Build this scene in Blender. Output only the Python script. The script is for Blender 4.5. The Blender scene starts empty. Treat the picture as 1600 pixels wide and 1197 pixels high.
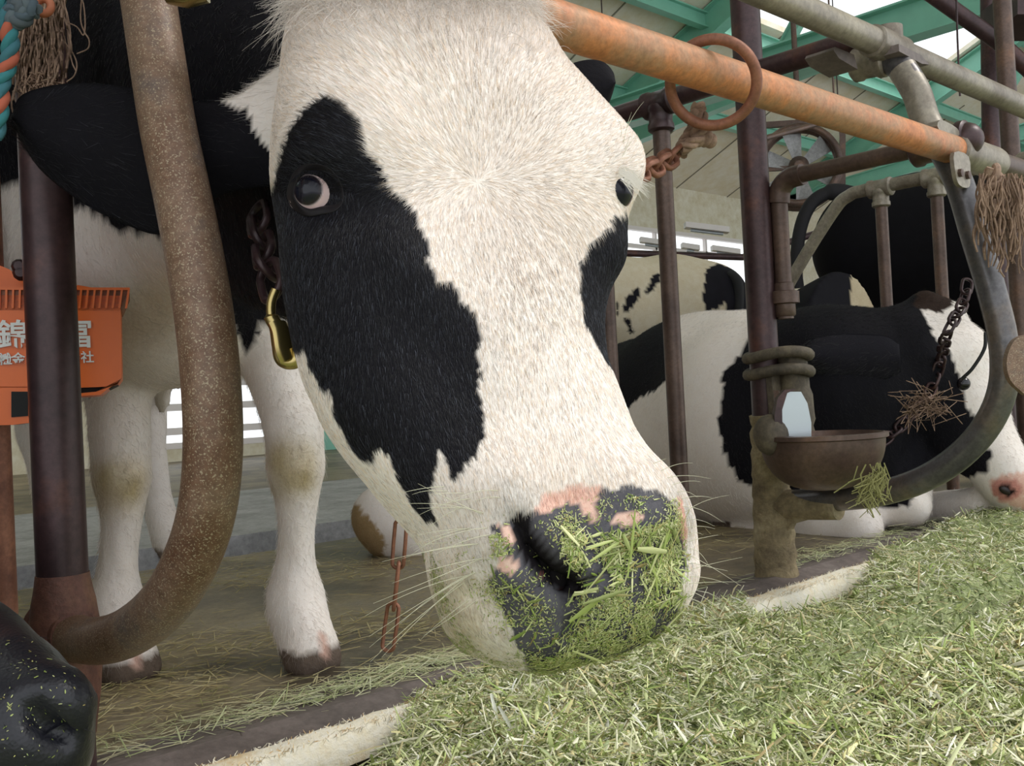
import bpy, math, random
import numpy as np
from mathutils import Vector, Matrix
from mathutils.bvhtree import BVHTree

random.seed(7)
RNG = np.random.default_rng(11)
S = bpy.context.scene
COL = S.collection
V = Vector

# ---------------------------------------------------------------- camera
FPX = 1550.0
CAM = np.array([0.0, 0.0, 0.35])
_c, _s = 0.6845, 0.7290
_th, _pt = 0.050, 25.0/1550.0
_r0 = np.array([_s, -_c, 0.0]); _f0 = np.array([_c, _s, 0.0]); _u0 = np.array([0, 0, 1.0])
FW = _f0*math.cos(_pt) + _u0*math.sin(_pt)
_uu = -_f0*math.sin(_pt) + _u0*math.cos(_pt)
RT = math.cos(_th)*_r0 - math.sin(_th)*_uu
UP = math.sin(_th)*_r0 + math.cos(_th)*_uu
cd = bpy.data.cameras.new('camera'); cam = bpy.data.objects.new('camera', cd); COL.objects.link(cam)
cd.sensor_width = 36.0; cd.lens = FPX/1600*36; cd.clip_start = 0.02; cd.clip_end = 300
cam.matrix_world = Matrix(((RT[0], UP[0], -FW[0], CAM[0]), (RT[1], UP[1], -FW[1], CAM[1]), (RT[2], UP[2], -FW[2], CAM[2]), (0, 0, 0, 1)))
S.camera = cam

# ---------------------------------------------------------------- light and exposure
S.view_settings.view_transform = 'Standard'; S.view_settings.look = 'None'
S.view_settings.gamma = 1; S.view_settings.use_curve_mapping = False
S.view_settings.exposure = 0.36
w = bpy.data.worlds.new('overcast_sky'); S.world = w; w.use_nodes = True
nt = w.node_tree; nt.nodes.clear()
bg = nt.nodes.new('ShaderNodeBackground'); wo = nt.nodes.new('ShaderNodeOutputWorld')
bg.inputs[0].default_value = (0.93, 0.97, 1.0, 1); bg.inputs[1].default_value = 1.15
nt.links.new(bg.outputs[0], wo.inputs[0])
sd = bpy.data.lights.new('hazy_sun', 'SUN'); sd.energy = 2.3; sd.angle = math.radians(22); sd.color = (1.0, 0.97, 0.92)
sun = bpy.data.objects.new('hazy_sun', sd); COL.objects.link(sun)
sun.rotation_euler = V((-0.50, 0.40, -0.80)).to_track_quat('-Z', 'Y').to_euler()

# ---------------------------------------------------------------- helpers
def ray(px, py):
    return FW + (px-800)/FPX*RT - (py-598.5)/FPX*UP
def PD(px, py, d): return CAM + ray(px, py)*d
def PX(px, py, x):
    r = ray(px, py); return CAM + r*((x-CAM[0])/r[0])
def PY(px, py, y):
    r = ray(px, py); return CAM + r*((y-CAM[1])/r[1])
def PZ(px, py, z):
    r = ray(px, py); return CAM + r*((z-CAM[2])/r[2])
def proj(p):
    d = np.asarray(p, float)-CAM
    f = d@FW
    return 800+FPX*(d@RT)/f, 598.5-FPX*(d@UP)/f, f

def inpoly(x, y, poly):
    x = np.asarray(x); y = np.asarray(y); r = np.zeros(x.shape, bool)
    n = len(poly)
    for i in range(n):
        x1, y1 = poly[i]; x2, y2 = poly[(i+1) % n]
        if y1 == y2: continue
        c = ((y1 > y) != (y2 > y)) & (x < (x2-x1)*(y-y1)/(y2-y1)+x1)
        r ^= c
    return r
def smooth_closed(pts, sub=4):
    pts = [np.array(p, float) for p in pts]; n = len(pts); out = []
    for i in range(n):
        p0, p1, p2, p3 = pts[i-1], pts[i], pts[(i+1) % n], pts[(i+2) % n]
        for k in range(sub):
            t = k/sub
            out.append(0.5*((2*p1)+(-p0+p2)*t+(2*p0-5*p1+4*p2-p3)*t*t+(-p0+3*p1-3*p2+p3)*t**3))
    return out
def smooth_open(pts, sub=6):
    pts = [np.array(p, float) for p in pts]; n = len(pts); out = []
    for i in range(n-1):
        p0 = pts[i-1] if i else 2*pts[0]-pts[1]; p1 = pts[i]; p2 = pts[i+1]
        p3 = pts[i+2] if i+2 < n else 2*pts[-1]-pts[-2]
        for k in range(sub):
            t = k/sub
            out.append(0.5*((2*p1)+(-p0+p2)*t+(2*p0-5*p1+4*p2-p3)*t*t+(-p0+3*p1-3*p2+p3)*t**3))
    out.append(pts[-1]); return out

def tag(o, label=None, cat=None, group=None, kind=None):
    if label: o['label'] = label
    if cat: o['category'] = cat
    if group: o['group'] = group
    if kind: o['kind'] = kind
    return o
def thing(name, label, cat, loc=(0, 0, 0), group=None):
    o = bpy.data.objects.new(name, None); COL.objects.link(o); o.location = V(loc); o.empty_display_size = .05
    return tag(o, label, cat, group)
def npmesh(name, v, f, mat=None, parent=None, smooth=True, col=None):
    v = np.asarray(v, dtype=np.float32)
    me = bpy.data.meshes.new(name)
    if isinstance(f, np.ndarray):
        k = f.shape[1]; nf = len(f)
        me.vertices.add(len(v)); me.vertices.foreach_set('co', v.ravel())
        me.loops.add(nf*k); me.loops.foreach_set('vertex_index', f.astype(np.int32).ravel())
        me.polygons.add(nf); me.polygons.foreach_set('loop_start', np.arange(0, nf*k, k, dtype=np.int32))
        me.update(calc_edges=True)
    else:
        me.from_pydata([tuple(map(float, p)) for p in v], [], [tuple(int(i) for i in q) for q in f])
    me.validate()
    if smooth: me.polygons.foreach_set('use_smooth', [True]*len(me.polygons))
    if col is not None:
        a = me.color_attributes.new('coat', 'FLOAT_COLOR', 'POINT')
        c = np.ones((len(v), 4), np.float32); c[:, :3] = col
        a.data.foreach_set('color', c.ravel())
    if mat: me.materials.append(mat)
    o = bpy.data.objects.new(name, me); COL.objects.link(o)
    if parent:
        o.parent = parent; o.matrix_parent_inverse = Matrix.Translation(-parent.location)
    return o

class MB:
    """collects geometry for ONE mesh"""
    def __init__(self): self.v = []; self.f = []
    def add(self, v, f):
        n = len(self.v); self.v += [tuple(map(float, p)) for p in v]; self.f += [tuple(int(i)+n for i in q) for q in f]; return self
    def box(self, c, s, ax=None):
        c = np.array(c, float); s = np.array(s, float)/2
        ax = np.eye(3) if ax is None else np.array(ax, float)
        vs = [c+ax[0]*s[0]*i+ax[1]*s[1]*j+ax[2]*s[2]*k for i in (-1, 1) for j in (-1, 1) for k in (-1, 1)]
        return self.add(vs, [(0, 1, 3, 2), (4, 6, 7, 5), (0, 4, 5, 1), (2, 3, 7, 6), (0, 2, 6, 4), (1, 5, 7, 3)])
    def tube(self, pts, r, n=20, cap=True, closed=False, flat=1.0):
        pts = [np.array(p, float) for p in pts]; m = len(pts)
        rs = [r]*m if np.isscalar(r) else list(r)
        T = []
        for i in range(m):
            if closed: t = pts[(i+1) % m]-pts[i-1]
            else: t = pts[min(i+1, m-1)]-pts[max(i-1, 0)]
            T.append(t/(np.linalg.norm(t)+1e-12))
        up = np.array([0, 0, 1.0])
        if abs(T[0]@up) > .95: up = np.array([1.0, 0, 0])
        a = np.cross(T[0], up); a /= np.linalg.norm(a)
        vs = []
        for i in range(m):
            a = a-T[i]*(a@T[i]); a /= (np.linalg.norm(a)+1e-12); b = np.cross(T[i], a)
            for k in range(n):
                g = 2*math.pi*k/n; vs.append(pts[i]+rs[i]*(math.cos(g)*a+flat*math.sin(g)*b))
        fs = []
        for i in range(m if closed else m-1):
            i2 = (i+1) % m
            for k in range(n): fs.append((i*n+k, i*n+(k+1) % n, i2*n+(k+1) % n, i2*n+k))
        if cap and not closed:
            fs.append(tuple(range(n-1, -1, -1))); fs.append(tuple((m-1)*n+k for k in range(n)))
        return self.add(vs, fs)
    def lathe(self, c, axis, prof, n=40):
        """prof: (radius, height along axis)"""
        c = np.array(c, float); ax = np.array(axis, float); ax /= np.linalg.norm(ax)
        u = np.cross(ax, [0, 0, 1.0] if abs(ax[2]) < .9 else [1.0, 0, 0]); u /= np.linalg.norm(u); w_ = np.cross(ax, u)
        vs = []
        for (r, h) in prof:
            for k in range(n):
                g = 2*math.pi*k/n; vs.append(c+ax*h+r*(math.cos(g)*u+math.sin(g)*w_))
        fs = [(i*n+k, i*n+(k+1) % n, (i+1)*n+(k+1) % n, (i+1)*n+k) for i in range(len(prof)-1) for k in range(n)]
        fs.append(tuple(range(n-1, -1, -1))); fs.append(tuple((len(prof)-1)*n+k for k in range(n)))
        return self.add(vs, fs)
    def ball(self, c, r, n=16, m=10, ax=None):
        c = np.array(c, float); r = np.array([r]*3 if np.isscalar(r) else r, float)
        ax = np.eye(3) if ax is None else np.array(ax)
        vs = [c+ax[2]*r[2]]
        for i in range(1, m):
            p = math.pi*i/m
            for k in range(n):
                g = 2*math.pi*k/n
                vs.append(c+ax[0]*r[0]*math.sin(p)*math.cos(g)+ax[1]*r[1]*math.sin(p)*math.sin(g)+ax[2]*r[2]*math.cos(p))
        vs.append(c-ax[2]*r[2]); L = len(vs)-1
        fs = [(0, 1+k, 1+(k+1) % n) for k in range(n)]
        for i in range(m-2):
            for k in range(n): fs.append((1+i*n+k, 1+(i+1)*n+k, 1+(i+1)*n+(k+1) % n, 1+i*n+(k+1) % n))
        fs += [(L, 1+(m-2)*n+(k+1) % n, 1+(m-2)*n+k) for k in range(n)]
        return self.add(vs, fs)
    def prism(self, pts, d):
        """closed outline pts (3-D, planar) extruded along vector d"""
        n = len(pts); d = np.array(d, float); pts = [np.array(p, float) for p in pts]
        return self.add(pts+[p+d for p in pts], [tuple(range(n-1, -1, -1)), tuple(range(n, 2*n))]+[(i, (i+1) % n, n+(i+1) % n, n+i) for i in range(n)])
    def build(self, name, mat=None, parent=None, smooth=True, sharp=True):
        o = npmesh(name, self.v, self.f, mat, parent, smooth)
        if smooth and sharp:
            try: o.data.set_sharp_from_angle(angle=math.radians(45))
            except Exception: pass
        return o
def lerp(a, b, t): return np.array(a, float)*(1-t)+np.array(b, float)*t

# ---------------------------------------------------------------- materials
def nodes(name):
    m = bpy.data.materials.new(name); m.use_nodes = True
    return m, m.node_tree, m.node_tree.nodes['Principled BSDF']
def ramp(nt, fac, stops):
    r = nt.nodes.new('ShaderNodeValToRGB'); e = r.color_ramp.elements
    while len(e) < len(stops): e.new(0.5)
    for i, (p, c) in enumerate(stops):
        e[i].position = p; e[i].color = (*c, 1) if len(c) == 3 else c
    nt.links.new(fac, r.inputs[0]); return r.outputs[0]
def noise(nt, scale, detail=4, rough=.6, vec=None, dist=0):
    n = nt.nodes.new('ShaderNodeTexNoise'); n.inputs['Scale'].default_value = scale
    n.inputs['Detail'].default_value = detail; n.inputs['Roughness'].default_value = rough; n.inputs['Distortion'].default_value = dist
    if vec is not None: nt.links.new(vec, n.inputs['Vector'])
    return n.outputs[0]
def coords(nt, scale=(1, 1, 1)):
    tc = nt.nodes.new('ShaderNodeTexCoord'); mp = nt.nodes.new('ShaderNodeMapping'); mp.inputs['Scale'].default_value = scale
    nt.links.new(tc.outputs['Object'], mp.inputs[0]); return mp.outputs[0]
def mix(nt, fac, a, b, mode='MIX'):
    m = nt.nodes.new('ShaderNodeMix'); m.data_type = 'RGBA'; m.blend_type = mode
    for s, i in ((fac, 0), (a, 6), (b, 7)):
        if isinstance(s, (int, float)): m.inputs[i].default_value = s
        elif isinstance(s, tuple): m.inputs[i].default_value = (*s, 1)
        else: nt.links.new(s, m.inputs[i])
    return m.outputs[2]
def bump(nt, b, h, strength=.3, dist=.002):
    n = nt.nodes.new('ShaderNodeBump'); n.inputs['Strength'].default_value = strength; n.inputs['Distance'].default_value = dist
    nt.links.new(h, n.inputs['Height']); nt.links.new(n.outputs[0], b.inputs['Normal'])
def mottled(name, stops, scale=8, fine=90, rough=.6, metal=0, bmp=.3, bd=.001, spec=.5, speck=None, sc=(1, 1, 1)):
    m, nt, b = nodes(name); co = coords(nt, sc)
    n1 = noise(nt, scale, 6, .65, co); c = ramp(nt, n1, stops)
    n2 = noise(nt, fine, 4, .7, co)
    c = mix(nt, .55, c, ramp(nt, n2, [(.3, (.35, .35, .35)), (.7, (.85, .85, .85))]), 'OVERLAY')
    if speck:
        sp = noise(nt, speck[0], 2, .5, co); f = ramp(nt, sp, [(speck[2], (0, 0, 0)), (speck[2]+.05, (1, 1, 1))])
        c = mix(nt, f, c, speck[1])
    nt.links.new(c, b.inputs['Base Color']); b.inputs['Roughness'].default_value = rough; b.inputs['Metallic'].default_value = metal
    b.inputs['Specular IOR Level'].default_value = spec
    if bmp: bump(nt, b, n2, bmp, bd)
    return m
def plain(name, c, rough=.5, metal=0, spec=.5, nz=.0):
    m, nt, b = nodes(name); b.inputs['Base Color'].default_value = (*c, 1); b.inputs['Roughness'].default_value = rough
    b.inputs['Metallic'].default_value = metal; b.inputs['Specular IOR Level'].default_value = spec
    if nz:
        n = noise(nt, 6, 5, .6, coords(nt)); d = tuple(x*(1-nz) for x in c)
        nt.links.new(ramp(nt, n, [(.3, d), (.7, c)]), b.inputs['Base Color'])
    return m
M = {}
M['loop_rust'] = mottled('worn_rusty_pipe', [(.25, (.07, .028, .02)), (.42, (.14, .072, .042)), (.55, (.20, .125, .085)), (.66, (.125, .10, .095)), (.8, (.17, .075, .03))], 9, 170, .48, .1, .5, .0008, speck=(700, (.40, .32, .22), .585))
M['dark_pipe'] = mottled('dark_brown_pipe', [(.3, (.022, .012, .014)), (.55, (.06, .032, .034)), (.75, (.13, .05, .03))], 7, 120, .4, .3, .3, .0005)
M['mid_pipe'] = mottled('brown_pipe', [(.3, (.05, .03, .025)), (.55, (.11, .07, .055)), (.75, (.19, .10, .06))], 7, 120, .42, .3, .3, .0005)
M['rail_rust'] = mottled('orange_rust_rail', [(.25, (.30, .10, .04)), (.44, (.50, .20, .08)), (.56, (.36, .20, .11)), (.66, (.46, .19, .09)), (.78, (.38, .26, .14))], 8, 130, .5, .2, .35, .0006)
M['grey_pipe'] = mottled('galvanised_pipe', [(.3, (.13, .10, .075)), (.5, (.24, .21, .17)), (.7, (.33, .29, .22))], 9, 110, .42, .35, .3, .0005)
M['blue_pipe'] = mottled('polished_dark_pipe', [(.3, (.06, .055, .06)), (.5, (.11, .105, .11)), (.72, (.16, .12, .09))], 8, 110, .32, .5, .25, .0005)
M['ring_rust'] = mottled('red_rust_iron', [(.3, (.13, .05, .03)), (.6, (.26, .11, .065)), (.8, (.34, .17, .10))], 20, 150, .55, .3, .3, .0005)
M['green'] = plain('mint_green_paint', (.25, .58, .45), .4, nz=.12)
M['cream'] = mottled('cream_ceiling_board', [(.3, (.76, .68, .51)), (.7, (.86, .78, .61))], .7, 6, .8, 0, 0)
M['wall'] = mottled('cream_wall', [(.3, (.64, .57, .42)), (.7, (.72, .66, .50))], .8, 9, .8, 0, 0)
M['concrete'] = mottled('wet_stall_concrete', [(.3, (.05, .042, .03)), (.46, (.12, .095, .06)), (.56, (.22, .175, .10)), (.72, (.18, .155, .12))], 3.2, 90, .45, 0, .4, .003)
M['walk'] = mottled('pale_walkway_concrete', [(.3, (.22, .22, .22)), (.55, (.36, .36, .37)), (.75, (.45, .45, .46))], 6, 50, .6, 0, .3, .003)
M['dirt'] = mottled('dark_gutter', [(.3, (.03, .027, .02)), (.7, (.08, .07, .05))], 7, 50, .5, 0, .4, .003)
M['curb'] = mottled('worn_rubber_curb', [(.3, (.07, .055, .05)), (.6, (.16, .13, .12)), (.8, (.22, .19, .17))], 7, 80, .6, 0, .4, .002)
M['plank'] = mottled('frayed_pale_wood', [(.3, (.72, .52, .28)), (.45, (.90, .82, .64)), (.7, (.95, .92, .82))], 9, 120, .8, 0, .6, .003)
M['orange'] = plain('orange_enamel', (.88, .16, .012), .35, nz=.18)
M['white_paint'] = plain('white_lettering', (.80, .80, .78), .5)
M['black'] = plain('black_void', (.006, .006, .006), .7)
M['brass'] = plain('worn_brass', (.55, .43, .18), .25, .9, nz=.3)
M['steel'] = plain('pale_steel', (.58, .64, .68), .3, .5, nz=.1)
M['rope'] = mottled('frayed_brown_rope', [(.3, (.11, .065, .045)), (.6, (.30, .20, .14)), (.8, (.42, .32, .24))], 30, 200, .85, 0, .4, .001)
M['lamp'] = plain('lamp_housing_white', (.8, .74, .72), .4)
M['grime'] = mottled('grimy_cast_iron', [(.3, (.035, .028, .02)), (.55, (.10, .08, .055)), (.75, (.18, .15, .09))], 22, 140, .7, 0, .6, .002)
M['crust'] = mottled('dried_dung_crust', [(.3, (.10, .075, .045)), (.5, (.24, .19, .11)), (.72, (.40, .34, .22))], 16, 110, .9, 0, .9, .004)
M['joint'] = mottled('dark_red_weld', [(.3, (.05, .02, .016)), (.5, (.12, .05, .035)), (.72, (.20, .10, .06))], 26, 150, .6, .1, .6, .002)
# ================================================================ the barn
XD = [0.3336, 1.57, 2.82]      # planes of the three stall dividers
POST_Y = [1.0, 1.205, 1.37]
def struct(name, mb, mat, smooth=False): return tag(mb.build(name, mat, None, smooth), kind='structure')

def sheet(x0, x1, y0, y1, z, thick=.1):
    m = MB(); m.box(((x0+x1)/2, (y0+y1)/2, z-thick/2), (x1-x0, y1-y0, thick)); return m
struct('floor', sheet(-6, 24, .93, 2.25, 0), M['concrete'])
struct('walkway', sheet(-6, 24, 2.62, 4.1, .0), M['walk'])
struct('gutter', sheet(-6, 24, 2.25, 2.62, -.07), M['dirt'])
struct('far_stall_floor', sheet(-6, 24, 4.1, 10, -.03), M['concrete'])
struct('feed_alley_floor', sheet(-6, 24, -5, .93, -.24), M['walk'])

# far long wall with window openings (wall at Y = YW)
YW = 8.0
def wall_y(name, y, x0, x1, z0, z1, holes, mat, th=.12):
    m = MB(); xs = sorted({x0, x1} | {h[0] for h in holes} | {h[1] for h in holes}); zs = sorted({z0, z1} | {h[2] for h in holes} | {h[3] for h in holes})
    for i in range(len(xs)-1):
        for j in range(len(zs)-1):
            cx, cz = (xs[i]+xs[i+1])/2, (zs[j]+zs[j+1])/2
            if any(h[0] < cx < h[1] and h[2] < cz < h[3] for h in holes): continue
            m.box((cx, y, cz), (xs[i+1]-xs[i], th, zs[j+1]-zs[j]))
    return struct(name, m, mat)
HW = [(7.95, 12.3, 1.45, 2.42), (2.9, 5.6, .1, .62), (-3, 0.9, 1.4, 2.3), (14.5, 19, 1.45, 2.42)]
wall_y('wall_back', YW, -6, 24, -.2, 3.1, HW, M['wall'])
for i, (x0, x1, z0, z1) in enumerate(HW):
    m = MB(); n = 4 if z1-z0 > .6 else 3
    for k in range(n+1): m.box((x0+(x1-x0)*k/n, YW-.03, (z0+z1)/2), (.035, .05, z1-z0))
    if i == 1:
        for k in range(3): m.box(((x0+x1)/2, YW-.03, z0+.12+k*.2), (x1-x0, .05, .06))
    else: m.box(((x0+x1)/2, YW-.03, z0+(z1-z0)*.77), (x1-x0, .05, .05))
    m.box(((x0+x1)/2, YW-.03, z0), (x1-x0, .07, .05)); m.box(((x0+x1)/2, YW-.03, z1), (x1-x0, .07, .05))
    struct('window_%d' % (i+1), m, M['lamp'])
# end walls
m = MB(); m.box((24, 3, 3), (.12, 14, 8)); struct('wall_right', m, M['wall'])
m = MB(); m.box((-6, 5, 3), (.12, 9, 8)); struct('wall_left', m, M['wall'])

# roof, rising from the far wall to the ridge, with a strip of roof windows
ZE, SL = 3.0, .45
def zr(y): return ZE+SL*(YW-y) if y > 2.0 else ZE+SL*(YW-2.0)-SL*(2.0-y)
m = MB()
def roofquad(m, x0, x1, y0, y1, t=.06, dz=0):
    vs = [(x0, y0, zr(y0)+dz), (x1, y0, zr(y0)+dz), (x1, y1, zr(y1)+dz), (x0, y1, zr(y1)+dz)]
    m.prism(vs, (0, 0, t))
SKY = [(8.35, 12.6), (3.0, 6.5), (-3.0, .5)]
roofquad(m, -6, 24, 5.55, 8.3); roofquad(m, -6, 24, 2.0, 4.55)
xs = [-6]+[q for s_ in sorted(SKY) for q in s_]+[24]
for i in range(0, len(xs), 2): roofquad(m, xs[i], xs[i+1], 4.55, 5.55)
roofquad(m, -6, 24, -1.2, 2.0)
struct('ceiling', m, M['cream'])
m = MB()
for k in range(26): 
    x = -5.5+k*1.15
    for (a, b) in ((2.0, 8.0),):
        roofquad(m, x, x+.012, a, 4.55, .01, -.012); roofquad(m, x, x+.012, 5.55, b, .01, -.012)
struct('ceiling_seams', m, plain('seam_grey', (.30, .28, .22), .8))  # thin grey strips along the ceiling board joints
# green steel: rafters, purlins, ties
def ibeam(m, a, b, h=.22, wd=.12, up=(0, 0, 1)):
    a, b = np.array(a, float), np.array(b, float); d = b-a; L = np.linalg.norm(d); d /= L
    u = np.array(up, float); u -= d*(u@d); u /= np.linalg.norm(u); s_ = np.cross(d, u); c = (a+b)/2
    m.box(c, (L, .014, h), (d, s_, u)); m.box(c+u*h/2, (L, wd, .014), (d, s_, u)); m.box(c-u*h/2, (L, wd, .014), (d, s_, u))
def beam(name, a, b, label, h=.22, wd=.12, group='green roof rafters'):
    m = MB(); ibeam(m, a, b, h, wd)
    return tag(m.build(name, M['green'], None, False), kind='structure')
for i, x in enumerate((-2.2, 1.6, 5.0, 8.15, 12.75, 16.6, 20.4)):
    beam('rafter', (x, 1.9, zr(2.0)-.15), (x, 7.95, zr(7.95)-.15), '', .26, .15)
    beam('tie_beam', (x, 3.2, 3.35), (x, 7.95, 2.95), '', .18, .12)
for y in (3.2, 4.45, 5.65, 6.7):
    beam('purlin', (-6, y, zr(y)-.09), (24, y, zr(y)-.09), '', .14, .09)
for x in (1.6, 5.0, 8.15, 12.75, 16.6):
    m = MB(); m.box((x, YW-.14, 1.5), (.22, .16, 3.1)); tag(m.build('steel_column', M['green'], None, False), kind='structure')
# diagonal braces
for x in (5.0, 8.15, 12.75):
    beam('brace', (x, 5.0, 3.2), (x, 3.9, zr(3.9)-.25), '', .1, .08)

p = PX(1400, 40, 6.6)
m = MB(); ibeam(m, (6.6, 2.0, p[2]), (6.6, 7.95, p[2]), .24, .16); tag(m.build('tie_beam', M['green'], None, False), kind='structure')
m = MB(); m.box((6.6, YW-.14, 1.5), (.22, .16, 3.1)); tag(m.build('steel_column', M['green'], None, False), kind='structure')
# ================================================================ stall metalwork
def down(p, z): return np.array([p[0], p[1], z])
RZ, RY = .703, .64            # neck rail height and plane

# --- loops traced in their own plane (Y, Z), one for each divider
def plane_pts(px, X): return [PX(a, b, X) for a, b in px]
LOOP_L = [(214, -110), (222, -60), (232, 0), (247, 100), (263, 200), (284, 300), (304, 400), (320, 500), (330, 600), (333, 700), (325, 790), (303, 865), (268, 930), (222, 975), (175, 998), (130, 1000), (100, 985)]
LOOP_R = [(1345, 101), (1378, 92), (1410, 108), (1432, 145), (1447, 190), (1470, 228), (1500, 290), (1524, 370), (1548, 450), (1567, 530), (1568, 600), (1545, 660), (1500, 712), (1440, 750), (1370, 772), (1300, 780), (1240, 784), (1195, 785)]
def tsleeve(m, p, axis, r, L):
    ax = np.array(axis, float); ax /= np.linalg.norm(ax)
    m.lathe(np.array(p)-ax*L/2, ax, [(r*.93, 0), (r*1.12, .004), (r*1.12, .014), (r, .018), (r, L-.018), (r*1.12, L-.014), (r*1.12, L-.004), (r*.93, L)], 24)
def divider(X, loop, label, mats, posts, top_from, has_T=True):
    root = thing('stall_divider', label, 'stall divider', (X, POST_Y[0], 0), 'tubular stall dividers')
    m = MB(); m.tube(smooth_open(loop, 5), .0212, 28); m.build('front_loop', mats[0], root)
    for y, r, mt, zt in posts:
        m = MB(); m.tube([(X, y, 0.0), (X, y, zt)], r, 24)
        if y < 1.1 and X > 1:   # flared weld foot
            m.lathe((X, y, .0), (0, 0, 1), [(r*1.25, 0), (r*1.3, .05), (r*1.05, .10), (r, .12)], 24)
        m.build('post', mt, root)
    # top bar, running back and then bending to the floor
    b = [(X, top_from, .920), (X, 1.1, .922), (X, 1.40, .922), (X, 1.47, .915), (X, 1.53, .87), (X, 1.70, .66), (X, 1.95, .30), (X, 2.05, .0)]
    m = MB(); m.tube(smooth_open(b, 5), .019, 22); m.build('top_bar', mats[1], root)
    for y, r, mt, zt in posts:
        if y > 1.1:
            m = MB(); tsleeve(m, (X, y, .92), (0, 1, 0), .0245, .075); tsleeve(m, (X, y, .89), (0, 0, 1), .0235, .055); m.build('tee_fitting', mats[1], root)
    return root
# left divider (its loop crosses in front of the big cow)
_ll = plane_pts(LOOP_L, XD[0]); _ll = [np.array([XD[0], .78, .92]), np.array([XD[0], .72, .918]), np.array([XD[0], .672, .88])]+_ll[(0 if _ll[0][2] < .84 else 1):]
dl = divider(XD[0], _ll, 'thick rusty speckled pipe loop crossing the big cow\'s ear, with a dark post', (M['loop_rust'], M['dark_pipe']),
             [(POST_Y[0], .0235, M['dark_pipe'], 1.5), (POST_Y[1], .0185, M['ring_rust'], .92)], .75)
m = MB()   # weld gusset where the loop meets the post foot
J = PX(100, 985, XD[0]); Jp = np.array([XD[0], POST_Y[0], J[2]]); m.tube([J+(0, -.03, 0), lerp(J, Jp, .4), Jp+(0, .02, .0)], [.0225, .030, .034], 24); m.tube(smooth_open([Jp+(0, 0, -.10), Jp+(0, 0, -.05), Jp+(0, 0, -.01), Jp+(0, 0, .02), Jp+(0, 0, .055)], 4), [.0245, .026, .028, .030, .031, .032, .033, .0335, .0335, .033, .032, .031, .030, .029, .027, .0255, .0242], 24)
m.build('weld_joint', M['joint'], dl)
dr = divider(XD[1], plane_pts(LOOP_R, XD[1]), 'curved pipe loop and brown posts carrying the rusty drinking bowl', (M['blue_pipe'], M['dark_pipe']),
             [(POST_Y[0], .0265, M['dark_pipe'], 1.6), (POST_Y[1], .0175, M['mid_pipe'], .92), (POST_Y[2], .0175, M['mid_pipe'], .92)], .78)
m = MB(); J = PX(1200, 786, XD[1]); m.tube([J+(0, -.14, -.002), J+(0, -.05, -.001), J+(0, .01, 0)], [.0215, .027, .03], 20)
m.prism([J+(-.010, .02, -.01), J+(-.010, -.12, -.014), J+(-.010, -.05, -.035), J+(-.010, -.035, -.062), J+(-.010, .02, -.07)], (.02, 0, 0)); m.build('weld_joint', M['crust'], dr)
m = MB(); _z = np.linspace(.0, .30, 26); m.tube([(XD[1]+.0012*math.sin(k*1.7), POST_Y[0]-.001+.0012*math.cos(k*2.3), z_) for k, z_ in enumerate(_z)], [.0385+.0014*math.sin(k*2.1)-.0003*k for k in range(26)], 26); m.build('dung_crust', M['crust'], dr)
# grey upper half of that loop, sleeve and clamp
m = MB(); m.tube(smooth_open(plane_pts(LOOP_R[2:6], XD[1]), 6), .0222, 28); m.build('grey_elbow', M['grey_pipe'], dr)
m = MB(); a, b = PX(1335, 103, XD[1]), PX(1386, 93, XD[1]); tsleeve(m, (a+b)/2, b-a, .0245, np.linalg.norm(b-a)*1.05); m.build('sleeve', M['grey_pipe'], dr)
LOOP_N = [np.array(p)+np.array([XD[2]-XD[1], 0, 0]) for p in plane_pts(LOOP_R, XD[1])]
dn = divider(XD[2], LOOP_N, 'farther pipe divider beside the lying cow, its top bar bending down behind her', (M['blue_pipe'], M['grey_pipe']),
             [(POST_Y[0], .0235, M['mid_pipe'], 1.6), (POST_Y[1], .0175, M['mid_pipe'], .92), (POST_Y[2], .0175, M['mid_pipe'], .92)], .78)

# --- rails along the feed alley
ra, rb = PY(950, 67, RY), PY(1490, 232, RY)
zrail = (ra[2]+rb[2])/2
xc = PY(1490, 232, RY)[0]
rail = thing('neck_rail', 'orange rusty neck rail running along the stalls with the iron ring on it', 'pipe rail', (1.0, RY, zrail))
m = MB(); m.tube([(-.3, RY, zrail), (xc, RY, zrail)], .0218, 32); m.build('rust_pipe', M['rail_rust'], rail)
m = MB(); m.tube([(xc, RY, zrail), (6.5, RY, zrail)], .0205, 28); m.build('far_pipe', M['mid_pipe'], rail)
m = MB(); m.lathe((xc-.003, RY, zrail), (1, 0, 0), [(.023, 0), (.0262, .003), (.0262, .15), (.0245, .165), (.0215, .175)], 32); m.build('pale_sleeve', M['grey_pipe'], rail)
m = MB()
xm = PY(1506, 262, RY-.03)[0]
m.prism([(xm+a*.001, RY-.028, zrail+b*.001) for a, b in smooth_closed([(-26, -18), (26, -18), (27, -52), (18, -66), (-14, -66), (-26, -50)], 3)], (0, .006, 0))
m.prism([(xm+a*.001, RY-.012, zrail+b*.001) for a, b in smooth_closed([(-38, 18), (30, 18), (28, 30), (-30, 34)], 3)], (0, .02, 0)); m.build('clamp_plate', M['grey_pipe'], rail)
for dx, dz in ((-.013, -.045), (.014, -.045)):
    m = MB(); m.lathe((xm+dx, RY-.026, zrail-.003+dz), (0, -1, 0), [(.0065, 0), (.0065, .007), (.003, .008)], 6); m.build('bolt', M['mid_pipe'], rail)
ua, ub = PY(1300, 40, .735), PY(1590, 160, .735)
zup = (ua[2]+ub[2])/2
up = thing('upper_rail', 'greyish upper pipe rail above the orange neck rail', 'pipe rail', (1.5, .735, zup))
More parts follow.
